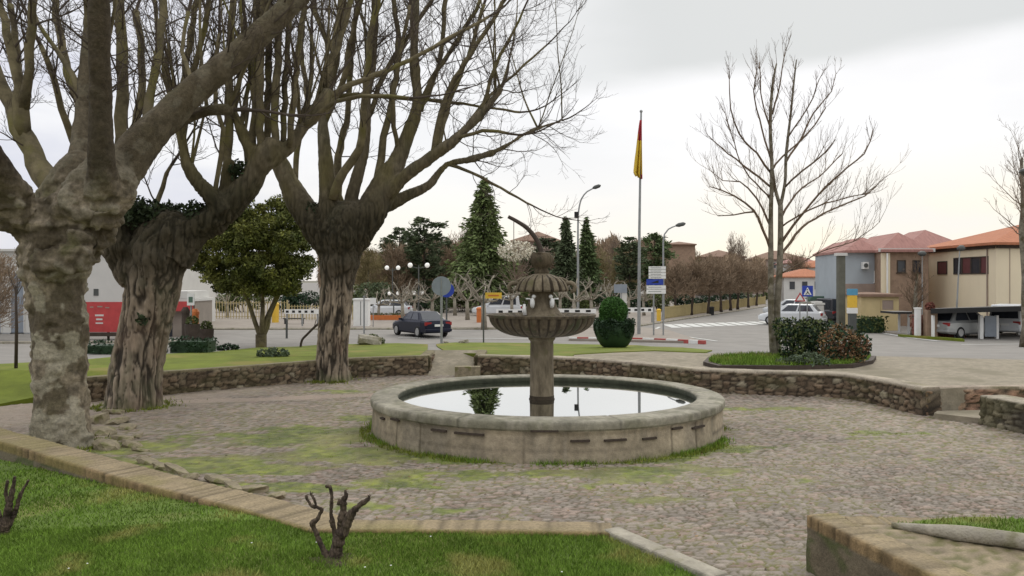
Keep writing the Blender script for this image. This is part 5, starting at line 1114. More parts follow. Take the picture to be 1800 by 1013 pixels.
# pruned rose stumps in the near lawn
def stump(label, D, base_px, zb, limbs, thorns=True, seed=1):
    b = P(base_px, 0, D); b.z = zb; t = thing('pruned_shrub', label, 'shrub', b); rg = random.Random(seed); m_ = MB()
    for l in limbs:
        pts = [P(px, py, D+dd) for px, py, r, dd in l]; pts, rr = cr(pts, .012, [a[2]*.72*D/FP for a in l])
        ph = rg.uniform(0, 6); rr = [r*(1.02+.30*max(0, math.sin(i*.42+ph))**3+.22*max(0, math.sin(i*.9+ph*2))**4+.10*rg.uniform(-1, 1)) for i, r in enumerate(rr)]
        pts = [p+rvec(rg)*.0035 for p in pts]; m_.tube(pts, rr, 8)
        for k in range(5):
            i = rg.randrange(len(pts)//3, len(pts)); d = rvec(rg)+Vector((0, 0, .6)); m_.tube([pts[i], pts[i]+d.normalized()*.03], [.006, .003], 4)
    m_.build('stems', mat('stump_bark', (.03, .022, .017), .95, .45, 40, 1.0, 110, stretch=(1, 1, .3), col2=(.17, .125, .09), mscale=9, mcol=(.04, .028, .022), mthr=.5), t, world=True, smooth=True)
D = 2.62*FP/(986-YH)
stump('dark knobbly pruned shrub stump with four bare stems in the middle of the near lawn', D, 583, .585,
 [[(580, 992, 13, 0), (573, 975, 9, 0), (566, 962, 6, 0), (557, 940, 5.5, .02), (549, 920, 6.5, .02), (556, 915, 4.5, .02), (562, 905, 4, .02), (565, 896, 4.5, .02), (558, 892, 3.5, .02), (549, 890, 3.5, .02), (541, 880, 3, .02), (538, 870, 3.5, .02)],
  [(557, 893, 3, .02), (553, 880, 2.6, .03), (546, 868, 3, .03)], [(583, 990, 11, 0), (588, 965, 8, .05), (588, 940, 5, .07), (584, 916, 6, .07), (582, 900, 3.6, .07), (583, 875, 4, .06), (580, 856, 4, .06), (572, 856, 3, .05)],
  [(585, 992, 16, 0), (592, 965, 14, 0), (598, 940, 11, 0), (602, 915, 10, 0), (604, 895, 8, 0), (603, 882, 8, 0), (608, 872, 4, 0), (607, 862, 2.5, 0)], [(600, 945, 10, -.02), (610, 920, 11, -.04), (617, 905, 9, -.05), (628, 892, 6.5, -.06), (638, 884, 6, -.06), (648, 878, 4, -.06)],
  [(603, 885, 5, 0), (597, 882, 5, 0), (594, 888, 3, 0)], [(648, 880, 3, -.06), (649, 872, 2, -.06)]], seed=2)
D = 2.78*FP/(950-YH)
stump('grey and brown pruned shrub stump cut by the left edge of the photo', D, 8, .42,
 [[(6, 955, 15, 0), (6, 930, 12, 0), (12, 905, 8, 0), (18, 880, 7, 0), (22, 862, 5, 0), (26, 838, 3, 0)], [(8, 935, 9, 0), (20, 915, 6, .03), (30, 890, 5, .05), (36, 870, 4, .05), (50, 845, 2.5, .05)], [(5, 930, 9, 0), (-5, 900, 6, 0), (-10, 870, 5, 0)], [(16, 890, 4, 0), (10, 865, 4, 0), (14, 845, 3, 0)]], seed=3)
so_r = random.Random(8)
for (px_, py_, zb_) in ((583, 988, .585), (8, 952, .42)):
    q = F(px_, py_, zb_); m_ = MB(); m_.lathe([(.22, -.012), (.19, .006), (.10, .018), (.02, .024)], 20, c=(q.x, q.y, zb_+.012), fn=lambda r, z, a: r*(1+.25*math.sin(a*3+px_)+.12*math.sin(a*7)))
    struct(m_.build('soil', mat('soil', (.075, .055, .035), .95, .4, 20, 1.0, 60)))
# planted urn with clipped ball
g = F(1080, 611, .42); g = G(1080, 612); D = g.y; k = D/FP
t = thing('planter', 'large dark green bowl planter with a clipped ball topiary on the lawn strip', 'planter', g)
zq = lambda py: HC+(YH-py)*k-g.z
m_ = MB(); m_.lathe([(16*k, -.02), (24*k, zq(607)), (31*k, zq(596)), (34*k, zq(582)), (34*k, zq(572)), (31*k, zq(571)), (29*k, zq(576))], 28); m_.build('pot', M('leaf_dark'), t, smooth=True)
m_ = MB(); rg = random.Random(5)
for _ in range(5200):
    a = rg.uniform(0, 6.283); u = rg.uniform(0, 1); r = (17+18*math.sin(u*2.0)**.8*(1+.06*math.sin(a*5)+.05*math.sin(a*9+u*6)))*k; z = zq(610)+(zq(568)-zq(610))*u; leafq(m_, Vector((math.cos(a)*r, math.sin(a)*r, z+.02)), .05, rg)
for _ in range(1800):
    a = rg.uniform(0, 6.283); r = rg.uniform(15, 37)*k; leafq(m_, Vector((math.cos(a)*r, math.sin(a)*r, zq(568+rg.uniform(-6, 6)+3*math.sin(a*4)))), .065, rg)
m_.build('ivy_cover', M('leaf_dark'), t)
m_ = MB(); leafball(m_, (-2*k, 0, zq(548)), 25*k, 6500, .05, rg, (1, 1, 1.05), .85); leafball(m_, (-3*k, 0, zq(558)), 24*k, 3000, .05, rg, (1.02, 1, .9), .8); leafball(m_, (3*k, 0, zq(545)), 21*k, 1500, .05, rg, (1, 1, .9), .8); leafball(m_, (-6*k, 0, zq(540)), 18*k, 900, .05, rg, (1, 1, 1), .85); m_.build('topiary_ball', M('leaf_ball'), t)
m_ = MB(); m_.sphere((-2*k, 0, zq(550)), 21*k, 14, 9); m_.build('inner_foliage', M('leaf_dark'), t)
# ------------------------------------------------------------------ cars
def lerp4(q, u, v):
    a, b, c, d = q; return (a.lerp(b, u)).lerp(d.lerp(c, u), v)
def make_car(label, paint, loc, rz, kind='sedan', cat='car', plate=True, sc=1.0):
    t = thing('parked_car' if kind != 'moving' else 'sedan_car', label, cat, loc, rz); van = kind == 'van'
    m = M(paint); hw = .86
    st_ = [(-2.20, .45, .74, .72), (-2.12, .28, .92, .80), (-1.6, .22, .97, hw), (-.9, .2, .95, hw), (.2, .2, .93, hw), (1.0, .2, .91, hw), (1.7, .22, .80, .83), (2.05, .28, .70, .76), (2.16, .40, .58, .66)]
    b = MB(); rings = []
    for (y, z0, z1, w) in st_:
        ring = [(-w*.9, z0), (-w, z0+.10), (-w, z0+.3), (-w*.985, z1-.12), (-w*.93, z1-.02), (-w*.6, z1+.015), (w*.6, z1+.015), (w*.93, z1-.02), (w*.985, z1-.12), (w, z0+.3), (w, z0+.10), (w*.9, z0)]
        rings.append(ring)
        for (x, z) in ring: b.v.append((x, y, z))
    k = len(rings[0])
    for i in range(len(rings)-1):
        for j in range(k): a = i*k+j; c = i*k+(j+1) % k; b.f.append((a, c, c+k, a+k))
    b.f += [tuple(range(k-1, -1, -1)), tuple((len(rings)-1)*k+j for j in range(k))]
    bo = b.build('body', m, t, smooth=False)
    if van: base = (-2.0, 1.25, .80); top = (-1.85, .45, .70, 1.75)
    elif kind == 'hatch': base = (-1.95, 1.05, .79); top = (-1.45, .25, .60, 1.44)
    else: base = (-1.62, .98, .79); top = (-.95, .25, .58, 1.385)
    y0, y1, w0 = base; u0, u1, w1, zt = top; zb = .90
    B = [Vector((-w0, y0, zb)), Vector((w0, y0, zb)), Vector((w0, y1, zb)), Vector((-w0, y1, zb))]
    Tt = [Vector((-w1, u0, zt)), Vector((w1, u0, zt)), Vector((w1, u1, zt+.01)), Vector((-w1, u1, zt+.01))]
    c = MB(); c.v = [tuple(p) for p in B+Tt]; c.f = [(0, 1, 5, 4), (1, 2, 6, 5), (2, 3, 7, 6), (3, 0, 4, 7), (4, 5, 6, 7)]
    o = c.build('cabin', m, t); bv = o.modifiers.new('b', 'BEVEL'); bv.width = .06; bv.segments = 3
    def win(q, u0_, u1_, v0, v1, nm):
        ctr = (q[0]+q[1]+q[2]+q[3])/4; n = (q[1]-q[0]).cross(q[3]-q[0]).normalized()
        if n.dot(ctr-Vector((0, 0, 1))) < 0: n = -n
        w = MB(); pts = [lerp4(q, a, d)+n*.014 for a, d in ((u0_, v0), (u1_, v0), (u1_, v1), (u0_, v1))]; w.poly(pts); w.build(nm, M('window'), t)
    win((B[0], B[1], Tt[1], Tt[0]), .07, .93, .12, .9, 'rear_window'); win((B[3], B[2], Tt[2], Tt[3]), .07, .93, .08, .92, 'windscreen')
    for q in ((B[1], B[2], Tt[2], Tt[1]), (B[3], B[0], Tt[0], Tt[3])):
        for (a, d) in ((.10, .47), (.51, .86)): win(q, a if q[0].x > 0 else 1-d, d if q[0].x > 0 else 1-a, .12, .86, 'side_window')
    for s in (-1, 1):
        for y in (-1.32, 1.32):
            w = MB(); n = 18
            for xx, r in ((s*.70, .315), (s*.86, .315), (s*.885, .295), (s*.885, .21)):
                for j in range(n): a = 6.2832*j/n; w.v.append((xx, y+r*math.cos(a), .315+r*math.sin(a)))
            for i in range(3):
                for j in range(n): p = i*n+j; q = i*n+(j+1) % n; w.f.append((p, q, q+n, p+n))
            w.f.append(tuple(range(n))); wo = w.build('wheel', M('tyre'), t)
            r_ = MB(); 
            for xx, r in ((s*.882, .205), (s*.893, .19), (s*.885, .03)):
                for j in range(n): a = 6.2832*j/n; r_.v.append((xx, y+r*math.cos(a), .315+r*math.sin(a)))
            for i in range(2):
                for j in range(n): p = i*n+j; q = i*n+(j+1) % n; r_.f.append((p, q, q+n, p+n))
            r_.f.append(tuple(2*n+j for j in range(n))); r_.build('rim', M('rim'), wo)
        h = MB(); h.box(*sorted((s*.40, s*.70)), 2.02, 2.13, .50, .62); h.build('headlight', M('white_paint'), t)
        h = MB(); h.box(*sorted((s*.44, s*.80)), -2.19, -2.06, .68, .86); h.build('tail_light', M('tail'), t)
        h = MB(); h.box(*sorted((s*.80, s*.96)), .72, .84, .90, 1.0); h.build('side_mirror', m, t)
    h = MB(); h.box(-.26, .26, -2.225, -2.17, .62, .74); h.build('number_plate', M('white_paint'), t)
    h = MB(); h.box(-.80, .80, -2.25, -2.0, .32, .50); o = h.build('bumper', m, t); bv = o.modifiers.new('b', 'BEVEL'); bv.width = .05; bv.segments = 3
    t.scale = (sc, sc, sc); return t
g = G(737, 591.5); make_car('dark navy sedan seen from its rear corner on the road behind the round sign', 'car_navy', (g.x, g.y+.6, g.z-.005), R(33), 'moving', sc=1.0)
def road(px, D): q = GD(px, D); return (q.x, q.y, q.z)
make_car('silver white car parked left of the containers, nearest to the slender tree', 'car_white', road(1391, 60), R(62), 'hatch')
make_car('white car parked behind the silver white one', 'car_white', road(1388, 74), R(60), 'hatch')
make_car('dark van parked behind the containers', 'car_dark', road(1456, 64), R(8), 'van', 'van')
make_car('silver car under the flat carport, with one dark wheel showing', 'car_silver', road(1693, 47), R(-65), 'hatch')
make_car('white van under the right end of the carport', 'car_white', road(1778, 49), R(-40), 'van', 'van')
make_car('pale car parked beyond the tan paving, left of the navy sedan', 'car_white', (*road(678, 72)[:2], .06), R(85), 'hatch')
make_car('white van parked in the park beyond the yellow sign', 'car_white', (*road(874, 74)[:2], .06), R(88), 'van', 'van')
# ------------------------------------------------------------------ street furniture
def post(mb, x, y, z0, z1, r=.04): mb.tube([(x, y, z0), (x, y, z1)], r, 8)
def zpx(py, D): return HC+(YH-py)/FP*D
def sign(name, label, px, D, pyb, pytop, builder, cat='sign', r=.04, m='metal', zb=None):
    c = GD(px, D); z0 = c.z if zb is None else zb; t = thing(name, label, cat, (c.x, c.y, z0)); p = MB(); post(p, 0, 0, -.05, zpx(pytop, D)-z0, r); p.build('post', M(m), t); builder(t, D, z0); return t
def disc(mb, x, y, z, r, th=.02, n=28):
    b = len(mb.v)
    for yy in (y-th, y+th):
        for j in range(n): a = 6.2832*j/n; mb.v.append((x+r*math.cos(a), yy, z+r*math.sin(a)))
    mb.f += [tuple(b+j for j in range(n)), tuple(b+n+j for j in reversed(range(n)))]
    for j in range(n): mb.f.append((b+j, b+n+j, b+n+(j+1) % n, b+(j+1) % n))
def b1(t, D, z0):
    m = MB(); disc(m, 0, -.07, zpx(503, D)-z0, 17/FP*D); m.build('sign_disc', M('sign_back'), t)
    m = MB(); m.box(-.02, .02, -.12, -.09, zpx(519, D)-z0, zpx(488, D)-z0); m.build('bracket', M('metal'), t)
g = G(776, 601); sign('traffic_sign', 'round traffic sign seen from its grey back beside the navy car', 776, 42.5, 0, 487, b1, r=.06)
def b1b(t, D, z0):
    m = MB(); disc(m, .02, -.04, zpx(510, D)-z0, 13/FP*D); m.build('sign_disc', M('blue_paint'), t)
sign('traffic_sign', 'blue edged round sign almost hidden behind the grey backed one', 785, 52, 0, 500, b1b, r=.05, m='metal_dark')
def b2(t, D, z0):
    m = MB(); m.box((853-850)/FP*D, (882-850)/FP*D, -.05, .05, zpx(525, D)-z0, zpx(514.5, D)-z0); m.build('sign_board', M('yellow_paint'), t)
    m = MB(); m.box((858-850)/FP*D, (877-850)/FP*D, -.056, -.05, zpx(521, D)-z0, zpx(518.5, D)-z0); m.build('sign_strip', M('orange_paint'), t)
sign('street_sign', 'small yellow board on a dark post left of the fountain bowl', 850, 42.5, 0, 513, b2, m='metal_dark')
def b3(t, D, z0):
    x0, x1 = (1140-1149)/FP*D, (1170-1149)/FP*D; ys = [(468.5, 473.5), (474.2, 479), (479.8, 484.8), (485.5, 490), (491, 501), (502, 508), (509, 516.5)]
    for i, (a, b) in enumerate(ys):
        blue = i == 4; xa = x0-(.12 if i > 3 else 0); xb = x1-(.14 if blue else 0)
        m = MB(); m.v = []; 
        pts = [(xa, b), (xb, b), (xb, a), (xa, a)]; n = 4
        m.v = [(x, y, zpx(p, D)-z0) for y in (-.07, -.03) for x, p in pts]; m.f = [(0, 1, 2, 3), (7, 6, 5, 4), (0, 4, 5, 1), (1, 5, 6, 2), (2, 6, 7, 3), (3, 7, 4, 0)]
        po = m.build('direction_panel', M('blue_paint' if blue else 'white_paint'), t)
        l = MB(); zc = zpx((a+b)/2, D)-z0
        if blue: l.prism([(0, 0), (0, 0), (0, 0)], 0, 0) if False else None; l.v = [((xa+xb)/2-.25, -.073, zc-.06), ((xa+xb)/2+.2, -.073, zc-.06), ((xa+xb)/2+.2, -.073, zc+.10), ((xa+xb)/2-.05, -.073, zc+.02)]; l.f = [(0, 1, 2, 3)]; l.build('arrow', M('dark'), po)
        else: l.box(xa+.10, xb-.25, -.074, -.07, zc-.018, zc+.018); l.build('lettering', M('metal'), po)
    p = MB(); post(p, (1166-1149)/FP*D, 0, -.05, zpx(470, D)-z0, .045); p.build('post', M('metal'), t)
sign('direction_sign', 'stack of white direction panels with one blue panel, beside the curved lamp', 1149, 47, 0, 468, b3, r=.045)
def b4(t, D, z0):
    m = MB(); m.box(-13/FP*D, 10/FP*D, -.06, -.03, zpx(515, D)-z0, zpx(500, D)-z0); m.build('sign_board', M('sign_back'), t)
    m = MB(); m.box(0, 10/FP*D, .02, .5, 0, zpx(515, D)-z0); m.build('cabinet', M('white_wall'), t)
sign('square_sign', 'grey blue square sign back above the ball topiary', 1092, 58, 0, 499, b4)
def b5(t, D, z0):
    k = 9.5/FP*D; zc = zpx(512, D)-z0; m = MB(); m.box(-k, k, -.06, -.03, zc-k, zc+k); p = m.build('sign_board', M('blue_paint'), t)
    l = MB(); l.v = [(-k*.75, -.064, zc-k*.7), (k*.75, -.064, zc-k*.7), (0, -.064, zc+k*.75)]; l.f = [(0, 1, 2)]; q = l.build('triangle', M('white_paint'), p)
    w = MB(); w.tube([(-.02, -.07, zc-k*.05), (.03, -.07, zc-k*.25)], .03, 5); w.tube([(.03, -.07, zc-k*.25), (.12, -.07, zc-k*.6)], .025, 5); w.tube([(0, -.07, zc-k*.2), (-.12, -.07, zc-k*.6)], .025, 5); w.tube([(-.02, -.07, zc+.12), (-.02, -.07, zc+.06)], .035, 6); w.build('walking_figure', M('dark'), p)
sign('crossing_sign', 'blue square pedestrian crossing sign with a white triangle', 1419, 54, 0, 503, b5)
def b6(t, D, z0):
    k = 10/FP*D; m = MB(); zc = zpx(524, D)-z0; m.v = [(-k, -.05, zc-k*.6), (k, -.05, zc-k*.6), (0, -.05, zc+k), (-k, -.03, zc-k*.6), (k, -.03, zc-k*.6), (0, -.03, zc+k)]; m.f = [(0, 1, 2), (5, 4, 3), (0, 3, 4, 1), (1, 4, 5, 2), (2, 5, 3, 0)]; m.build('sign_triangle', M('red_paint'), t)
    m = MB(); q = .62; m.v = [(-k*q, -.054, zc-k*.42), (k*q, -.054, zc-k*.42), (0, -.054, zc+k*.6)]; m.f = [(0, 1, 2)]; m.build('sign_face', M('white_paint'), t)
sign('warning_sign', 'red bordered triangular sign left of the pedestrian crossing sign', 1406, 58, 0, 514, b6)
# totem with blue top and yellow body, dark bin below
c = GD(1498, 50); t = thing('totem_sign', 'blue topped yellow totem in front of the yellow hut', 'sign', c); D = 50
for nm, a, b, mm, w in (('blue_panel', 519, 508, 'blue_light', 8), ('yellow_panel', 541, 519.5, 'yellow_paint', 7), ('white_panel', 551, 541.5, 'white_paint', 8), ('base', 576, 551.5, 'metal_dark', 6)):
    m = MB(); m.box(-w/FP*D, w/FP*D, -.15, .15, (zpx(a, D)-c.z) if nm != 'base' else -.03, zpx(b, D)-c.z); m.build(nm, M(mm), t)
# street lamps
def lamp(label, px, D, pts, r0, head, extra=None, m='metal'):
    c = GD(px, D); t = thing('street_lamp', label, 'street lamp', c); p = MB(); q = [Vector((0, 0, -.05))]+[P(x, y, D)-c for x, y in pts]; q = [q[0]]+cr(q[1:], .3)
    p.tube(q, [r0*(1-.55*i/len(q)) for i in range(len(q))], 8); p.build('pole', M(m), t, smooth=True)
    h = MB(); a = P(head[0][0], head[0][1], D)-c; b = P(head[1][0], head[1][1], D)-c; h.tube([a, a.lerp(b, .3), a.lerp(b, .8), b], [.08, .16, .15, .05], 8); h.build('lamp_head', M('metal_dark'), t, smooth=True)
    if extra: e = MB(); z = P(extra[0], extra[1], D)-c; e.box(z.x-.2, z.x+.12, -.15, .15, z.z-.25, z.z+.25); e.build('speaker_box', M('dark'), t)
lamp('tall curved street lamp with a small dark box below its bend, left of the flagpole', 1016, 70, [(1016, 560), (1016, 470), (1016, 400), (1017, 372), (1022, 350), (1032, 337), (1043, 331)], .12, ((1042, 331), (1056, 326)), (1014, 378))
lamp('curved street lamp behind the direction panels', 1166, 66, [(1166, 566), (1166, 490), (1166, 425), (1168, 412), (1175, 403), (1188, 397)], .11, ((1188, 397), (1205, 393)))
lamp('thin grey lamp post in front of the cream building windows', 1679, 46, [(1679, 595), (1684, 500), (1687, 440)], .06, ((1683, 437), (1696, 436)))
lamp('short lamp post at the left corner of the cream building', 1621, 52, [(1621, 580), (1621, 500), (1621, 447)], .05, ((1614, 446), (1628, 446)))
# old lantern on a pole at the right edge
D = 24; c = GD(1812, D); t = thing('lantern_post', 'dark lantern post cut by the right edge of the photo', 'street lamp', c); m = MB(); m.tube([(0, 0, -.05), (0, 0, .8), (0, 0, zpx(315, D)-c.z)], [.09, .06, .05], 8); m.build('post', M('metal_dark'), t)
m = MB(); m.lathe([(.05, zpx(315, D)-c.z), (.30, zpx(302, D)-c.z), (.28, zpx(298, D)-c.z), (.05, zpx(290, D)-c.z)], 10); m.build('lantern_hood', M('metal_dark'), t)
m = MB(); m.lathe([(.06, zpx(390, D)-c.z), (.14, zpx(380, D)-c.z), (.16, zpx(345, D)-c.z), (.06, zpx(335, D)-c.z)], 10); m.build('lantern_body', M('metal_dark'), t)
# globe lamps of the park
def globes(label, px, D, zpy, dx, r):
    c = GD(px, D); c.z = .06; t = thing('globe_lamp', label, 'street lamp', c); zt = zpx(zpy, D)-c.z; m = MB(); post(m, 0, 0, -.05, zt, .05); m.tube([(-dx, 0, zt-.1), (0, 0, zt-.25), (dx, 0, zt-.1)], .03, 5); m.build('post', M('metal_dark'), t)
    for s in (-1, 1): m = MB(); m.sphere((s*dx, 0, zt), r, 12, 8); m.build('globe', M('globe'), t, smooth=True)
globes('tall lamp with two white globes behind the front of the navy car', 690, 76, 471, .5, .2)
globes('tall lamp with two white globes above the middle of the navy car', 736, 68, 466.5, .68, .2)
globes('short twin globe lamp left of the navy car cabin', 692, 70, 516, .35, .15)
globes('short twin globe lamp left of the round sign', 735, 74, 515, .35, .17)
# flagpole with a limp flag
D = 48; c = GD(1123, D); t = thing('flagpole', 'tall grey flagpole on the traffic island', 'flagpole', c); m = MB(); m.tube([(0, 0, -.05), P(1124, 400, D)-c, P(1127, 197, D)-c], [.10, .075, .05], 8); m.build('pole', M('metal'), t); m = MB(); m.sphere(P(1127, 196, D)-c, .09, 8, 6); m.build('finial', M('metal'), t)
m_ = MB(); rows = 26; cols = 15; vx = []
for i in range(rows+1):
    u = i/rows; py = 212+u*104; wl = (1-u*.0)*(2+9.5*u**.8)*(1 if u < .93 else 1-(u-.93)*6); wr_ = 2+1.5*u
    for j in range(cols+1):
        v = j/cols; px = 1126-u*1.6-wl+(wl+wr_)*v; dd = .16*math.sin(v*15+u*2)*(.3+u)
        q = P(px, py+(6*(1-v)*-1 if u > .9 else 0), D); m_.v.append((q.x-c.x, q.y-c.y+dd-.1, q.z-c.z))
for i in range(rows):
    for j in range(cols): a = i*(cols+1)+j; m_.f.append((a, a+1, a+cols+2, a+cols+1))
fm = newmesh('flag', m_.v, m_.f, True); fm.materials.append(M('flag_yellow')); fm.materials.append(M('flag_red'))
for p in fm.polygons:
    i, j = divmod(p.index, cols); p.material_index = 1 if (i < 9 and j > cols*.15) or (i < 6) or (i > rows-3 and j > cols*.62) else 0
fo = link('flag', fm, None); so_ = fo.modifiers.new('s', 'SOLIDIFY'); so_.thickness = .02; fo.location = c; tag(fo, 'limp yellow and red flag hanging folded against the tall pole', 'flag')
# ------------------------------------------------------------------ fences and barriers
def fence(label, a, b, h, step, m, rails=(.15, .9), pw=.05, zf=.06):
    a = Vector((a[0], a[1], zf)); b = Vector((b[0], b[1], zf)); t = thing('fence', label, 'fence', a); L = (b-a).length; n = max(2, int(L/step)); u = (b-a)/n; r = MB()
    for rr in rails: r.tube([Vector((0, 0, h*rr)), (b-a)+Vector((0, 0, h*rr))], .03, 4)
    r.build('rail', M(m), t); pk = MB(); k = int(L/.22)
    for i in range(k+1): p = (b-a)*i/k; pk.box(p.x-.03, p.x+.03, p.y-.03, p.y-.01, .05, h)
    pk.build('pickets', M(m), t)
    for i in range(n+1): p = u*i; q = MB(); q.box(p.x-pw, p.x+pw, p.y-pw, p.y+pw, -.03, h+.08); q.build('post', M(m), t)
mat('fence_cream', (.40, .33, .17), .8, .12, 2)
def gx(px, D): return GD(px, D).x
fence('cream paling fence at the left behind the green tree', (gx(366, 68), 68), (gx(505, 68), 68), 1.45, 2.6, 'fence_cream')
fence('cream paling fence behind the third big trunk', (gx(508, 66), 66), (gx(625, 66), 66), 1.2, 2.6, 'fence_cream')
fence('low yellow cream fence running along the bare avenue trees', (gx(1165, 67), 67), (gx(1345, 110), 110), 1.0, 3.2, 'fence_cream')
def barrier(label, px0, px1, D, y0, y1, step=11, zb=.06):
    a = gx(px0, D); b = gx(px1, D); t = thing('barrier', label, 'barrier', (a, D, zb)); za = zpx(y1, D)-zb; zc = zpx(y0, D)-zb; m = MB(); m.box(0, b-a, -.04, .04, za, zc); m.build('board', M('white_paint'), t)
    w = step/FP*D; n = int((b-a)/w)
    for i in range(n): m = MB(); m.box(w*(i+.25), w*(i+.7), -.05, -.041, za+(zc-za)*.25, zc-(zc-za)*.25); m.build('black_square', M('dark'), t)
    for i in range(3): x = .15+(b-a-.3)*i/2; m = MB(); m.box(x-.05, x+.05, .045, .12, -.03, zc-.05); m.build('leg', M('metal'), t)
barrier('white barrier board with black squares left of the third trunk', 500, 562, 57, 544, 552)
barrier('white barrier board with black squares behind the left side of the fountain bowl', 872, 950, 60, 544, 552, 17)
barrier('white barrier board with black squares behind the right side of the fountain bowl', 968, 1048, 60, 543, 551, 19)
barrier('white barrier board with black squares between topiary and lamp', 1100, 1150, 62, 541, 549, 12)
c = GD(517, 60); c.z = .06; t = thing('street_bench', 'dark low bench under the checked barrier left of the third trunk', 'bench', c); m = MB(); m.box(-.75, .75, -.2, .2, .38, .44); m.build('seat', M('dark'), t)
for s in (-.6, .6): m = MB(); m.box(s-.05, s+.05, -.18, .18, -.02, .38); m.build('leg', M('dark'), t)
def bollard(px, D, py, label, m, r=.14, cat='bollard', z=.06, name='bollard'):
    c = GD(px, D); c.z = z; t = thing(name, label, cat, c); h = zpx(py, D)-c.z; q = MB(); q.lathe([(r*1.1, -.02), (r, .05), (r, h*.85)], 12); q.build('body', M(m), t); q = MB(); q.lathe([(r*1.15, h*.85), (r*1.15, h*.92), (r*.6, h)], 12); q.build('cap', M(m), t)
bollard(1251, 76, 539, 'dark round post beside the nearest avenue tree', 'dark', .22)
bollard(1219, 80, 541, 'dark round post in the avenue fence', 'dark', .2)
bollard(1158, 64, 543, 'yellow post at the near end of the avenue fence', 'yellow_paint', .16)
bollard(484, 62, 531, 'yellow post at the corner of the cream fence', 'yellow_paint', .25)
bollard(843, 62, 540, 'orange and pink stone post left of the bowl', 'orange_paint', .22)
bollard(343, 40, 543, 'orange post at the right corner of the red fronted kiosk', 'orange_paint', .17, z=.05)
bollard(326, 38, 540, 'dark brown post in front of the kiosk', 'dark_wood', .16, z=.15)
bollard(504, 46, 560, 'thin dark post on the road behind the green tree', 'metal_dark', .06)
for px, D, py, lab in ((338, 36, 570, 'dark round barrel planter behind the hedge'), (363, 38, 578, 'small dark tub planter at the right end of the hedge')):
    c = GD(px, D); h = zpx(py, D)-c.z; t = thing('tub_planter', lab, 'planter', c); q = MB(); q.lathe([(.22, -.02), (.30, h*.5), (.32, h)], 14); q.build('tub', M('dark_wood'), t)
    q = MB(); rg = random.Random(px); leafball(q, (0, 0, h+.1), .26, 260, .07, rg); q.build('plant', M('leaf_olive'), t)
c = GD(336, 37); t = thing('kiosk_sign', 'small white and green sign on a thin post beside the kiosk', 'sign', c); q = MB(); post(q, 0, 0, -.03, zpx(518, 37)-c.z, .04); q.build('post', M('metal'), t); q = MB(); q.box(-.15, .17, -.08, -.04, zpx(537, 37)-c.z, zpx(516, 37)-c.z); q.build('board', M('white_paint'), t); q = MB(); q.box(-.08, .1, -.085, -.081, zpx(532, 37)-c.z, zpx(522, 37)-c.z); q.build('green_mark', M('container_green'), t)
# white cabinet and its sign
c = GD(634, 57); c.z = .06; k = 57/FP; t = thing('utility_cabinet', 'tall white utility cabinet just right of the third trunk', 'cabinet', c); q = MB(); q.box(-13*k, 13*k, 0, .9, -.03, zpx(528, 57)-c.z); q.build('cabinet_body', M('white_paint'), t); q = MB(); q.box(-14*k, 14*k, -.05, .95, zpx(528, 57)-c.z, zpx(525, 57)-c.z); q.build('cabinet_lid', M('white_paint'), t); q = MB(); q.box(-.02, .02, -.012, -.002, .1, zpx(530, 57)-c.z); q.build('door_seam', M('metal_dark'), t)
def b7(t, D, z0):
    m = MB(); m.box(-.2, .2, -.06, -.03, zpx(535, D)-z0, zpx(524, D)-z0); m.build('sign_board', M('white_paint'), t)
sign('small_sign', 'small white square sign right of the white cabinet', 656, 56, 0, 523, b7, zb=.06, r=.03)
sign('street_post', 'thin grey post in front of the white cabinet', 640, 50, 0, 520, lambda t, D, z: MB().box(-.06, .06, -.06, .06, zpx(522, D)-z, zpx(520, D)-z).build('post_cap', M('metal'), t), cat='post', r=.05)
c = GD(680, 66); c.z = .06; t = thing('flower_bed', 'low orange brown planted box in front of the pale parked car', 'planter', c); q = MB(); q.box(-1.3, 1.4, -.3, .3, -.02, .4); q.build('box', M('orange_paint'), t); q = MB(); rg = random.Random(4)
for k in range(260): leafq(q, Vector((rg.uniform(-1.2, 1.3), rg.uniform(-.3, .3), .42+rg.uniform(0, .15))), .07, rg)
q.build('plants', M('leaf_olive'), t)
# ------------------------------------------------------------------ buildings
def facade_window(t, a, b, u0, u1, z0, z1, m='window', frame='white_paint', sill=True):
    "window on wall a->b (xy), outward normal to the right of a->b"
    a = Vector((a[0], a[1], 0)); b = Vector((b[0], b[1], 0)); d = (b-a).normalized(); n = Vector((d.y, -d.x, 0)); L = (b-a).length
    p0 = a+d*L*u0; p1 = a+d*L*u1; f = MB(); fw = .06
    def bar(q0, q1, za, zb_, t0, t1): f2.prism([(q0.x+n.x*t0, q0.y+n.y*t0), (q1.x+n.x*t0, q1.y+n.y*t0), (q1.x+n.x*t1, q1.y+n.y*t1), (q0.x+n.x*t1, q0.y+n.y*t1)], za, zb_)
    f2 = MB(); bar(p0-d*fw, p1+d*fw, z1, z1+fw, -.02, .05); bar(p0-d*fw, p1+d*fw, z0-fw, z0, -.02, .05); bar(p0-d*fw, p0, z0, z1, -.02, .05); bar(p1, p1+d*fw, z0, z1, -.02, .05)
    w = f2.build('window', M(frame), t); f2 = MB(); bar(p0, p1, z0, z1, -.015, .015); f2.build('pane', M(m), w)
    if sill: f2 = MB(); bar(p0-d*.12, p1+d*.12, z0-fw-.06, z0-fw, -.02, .12); f2.build('sill', M(frame), w)
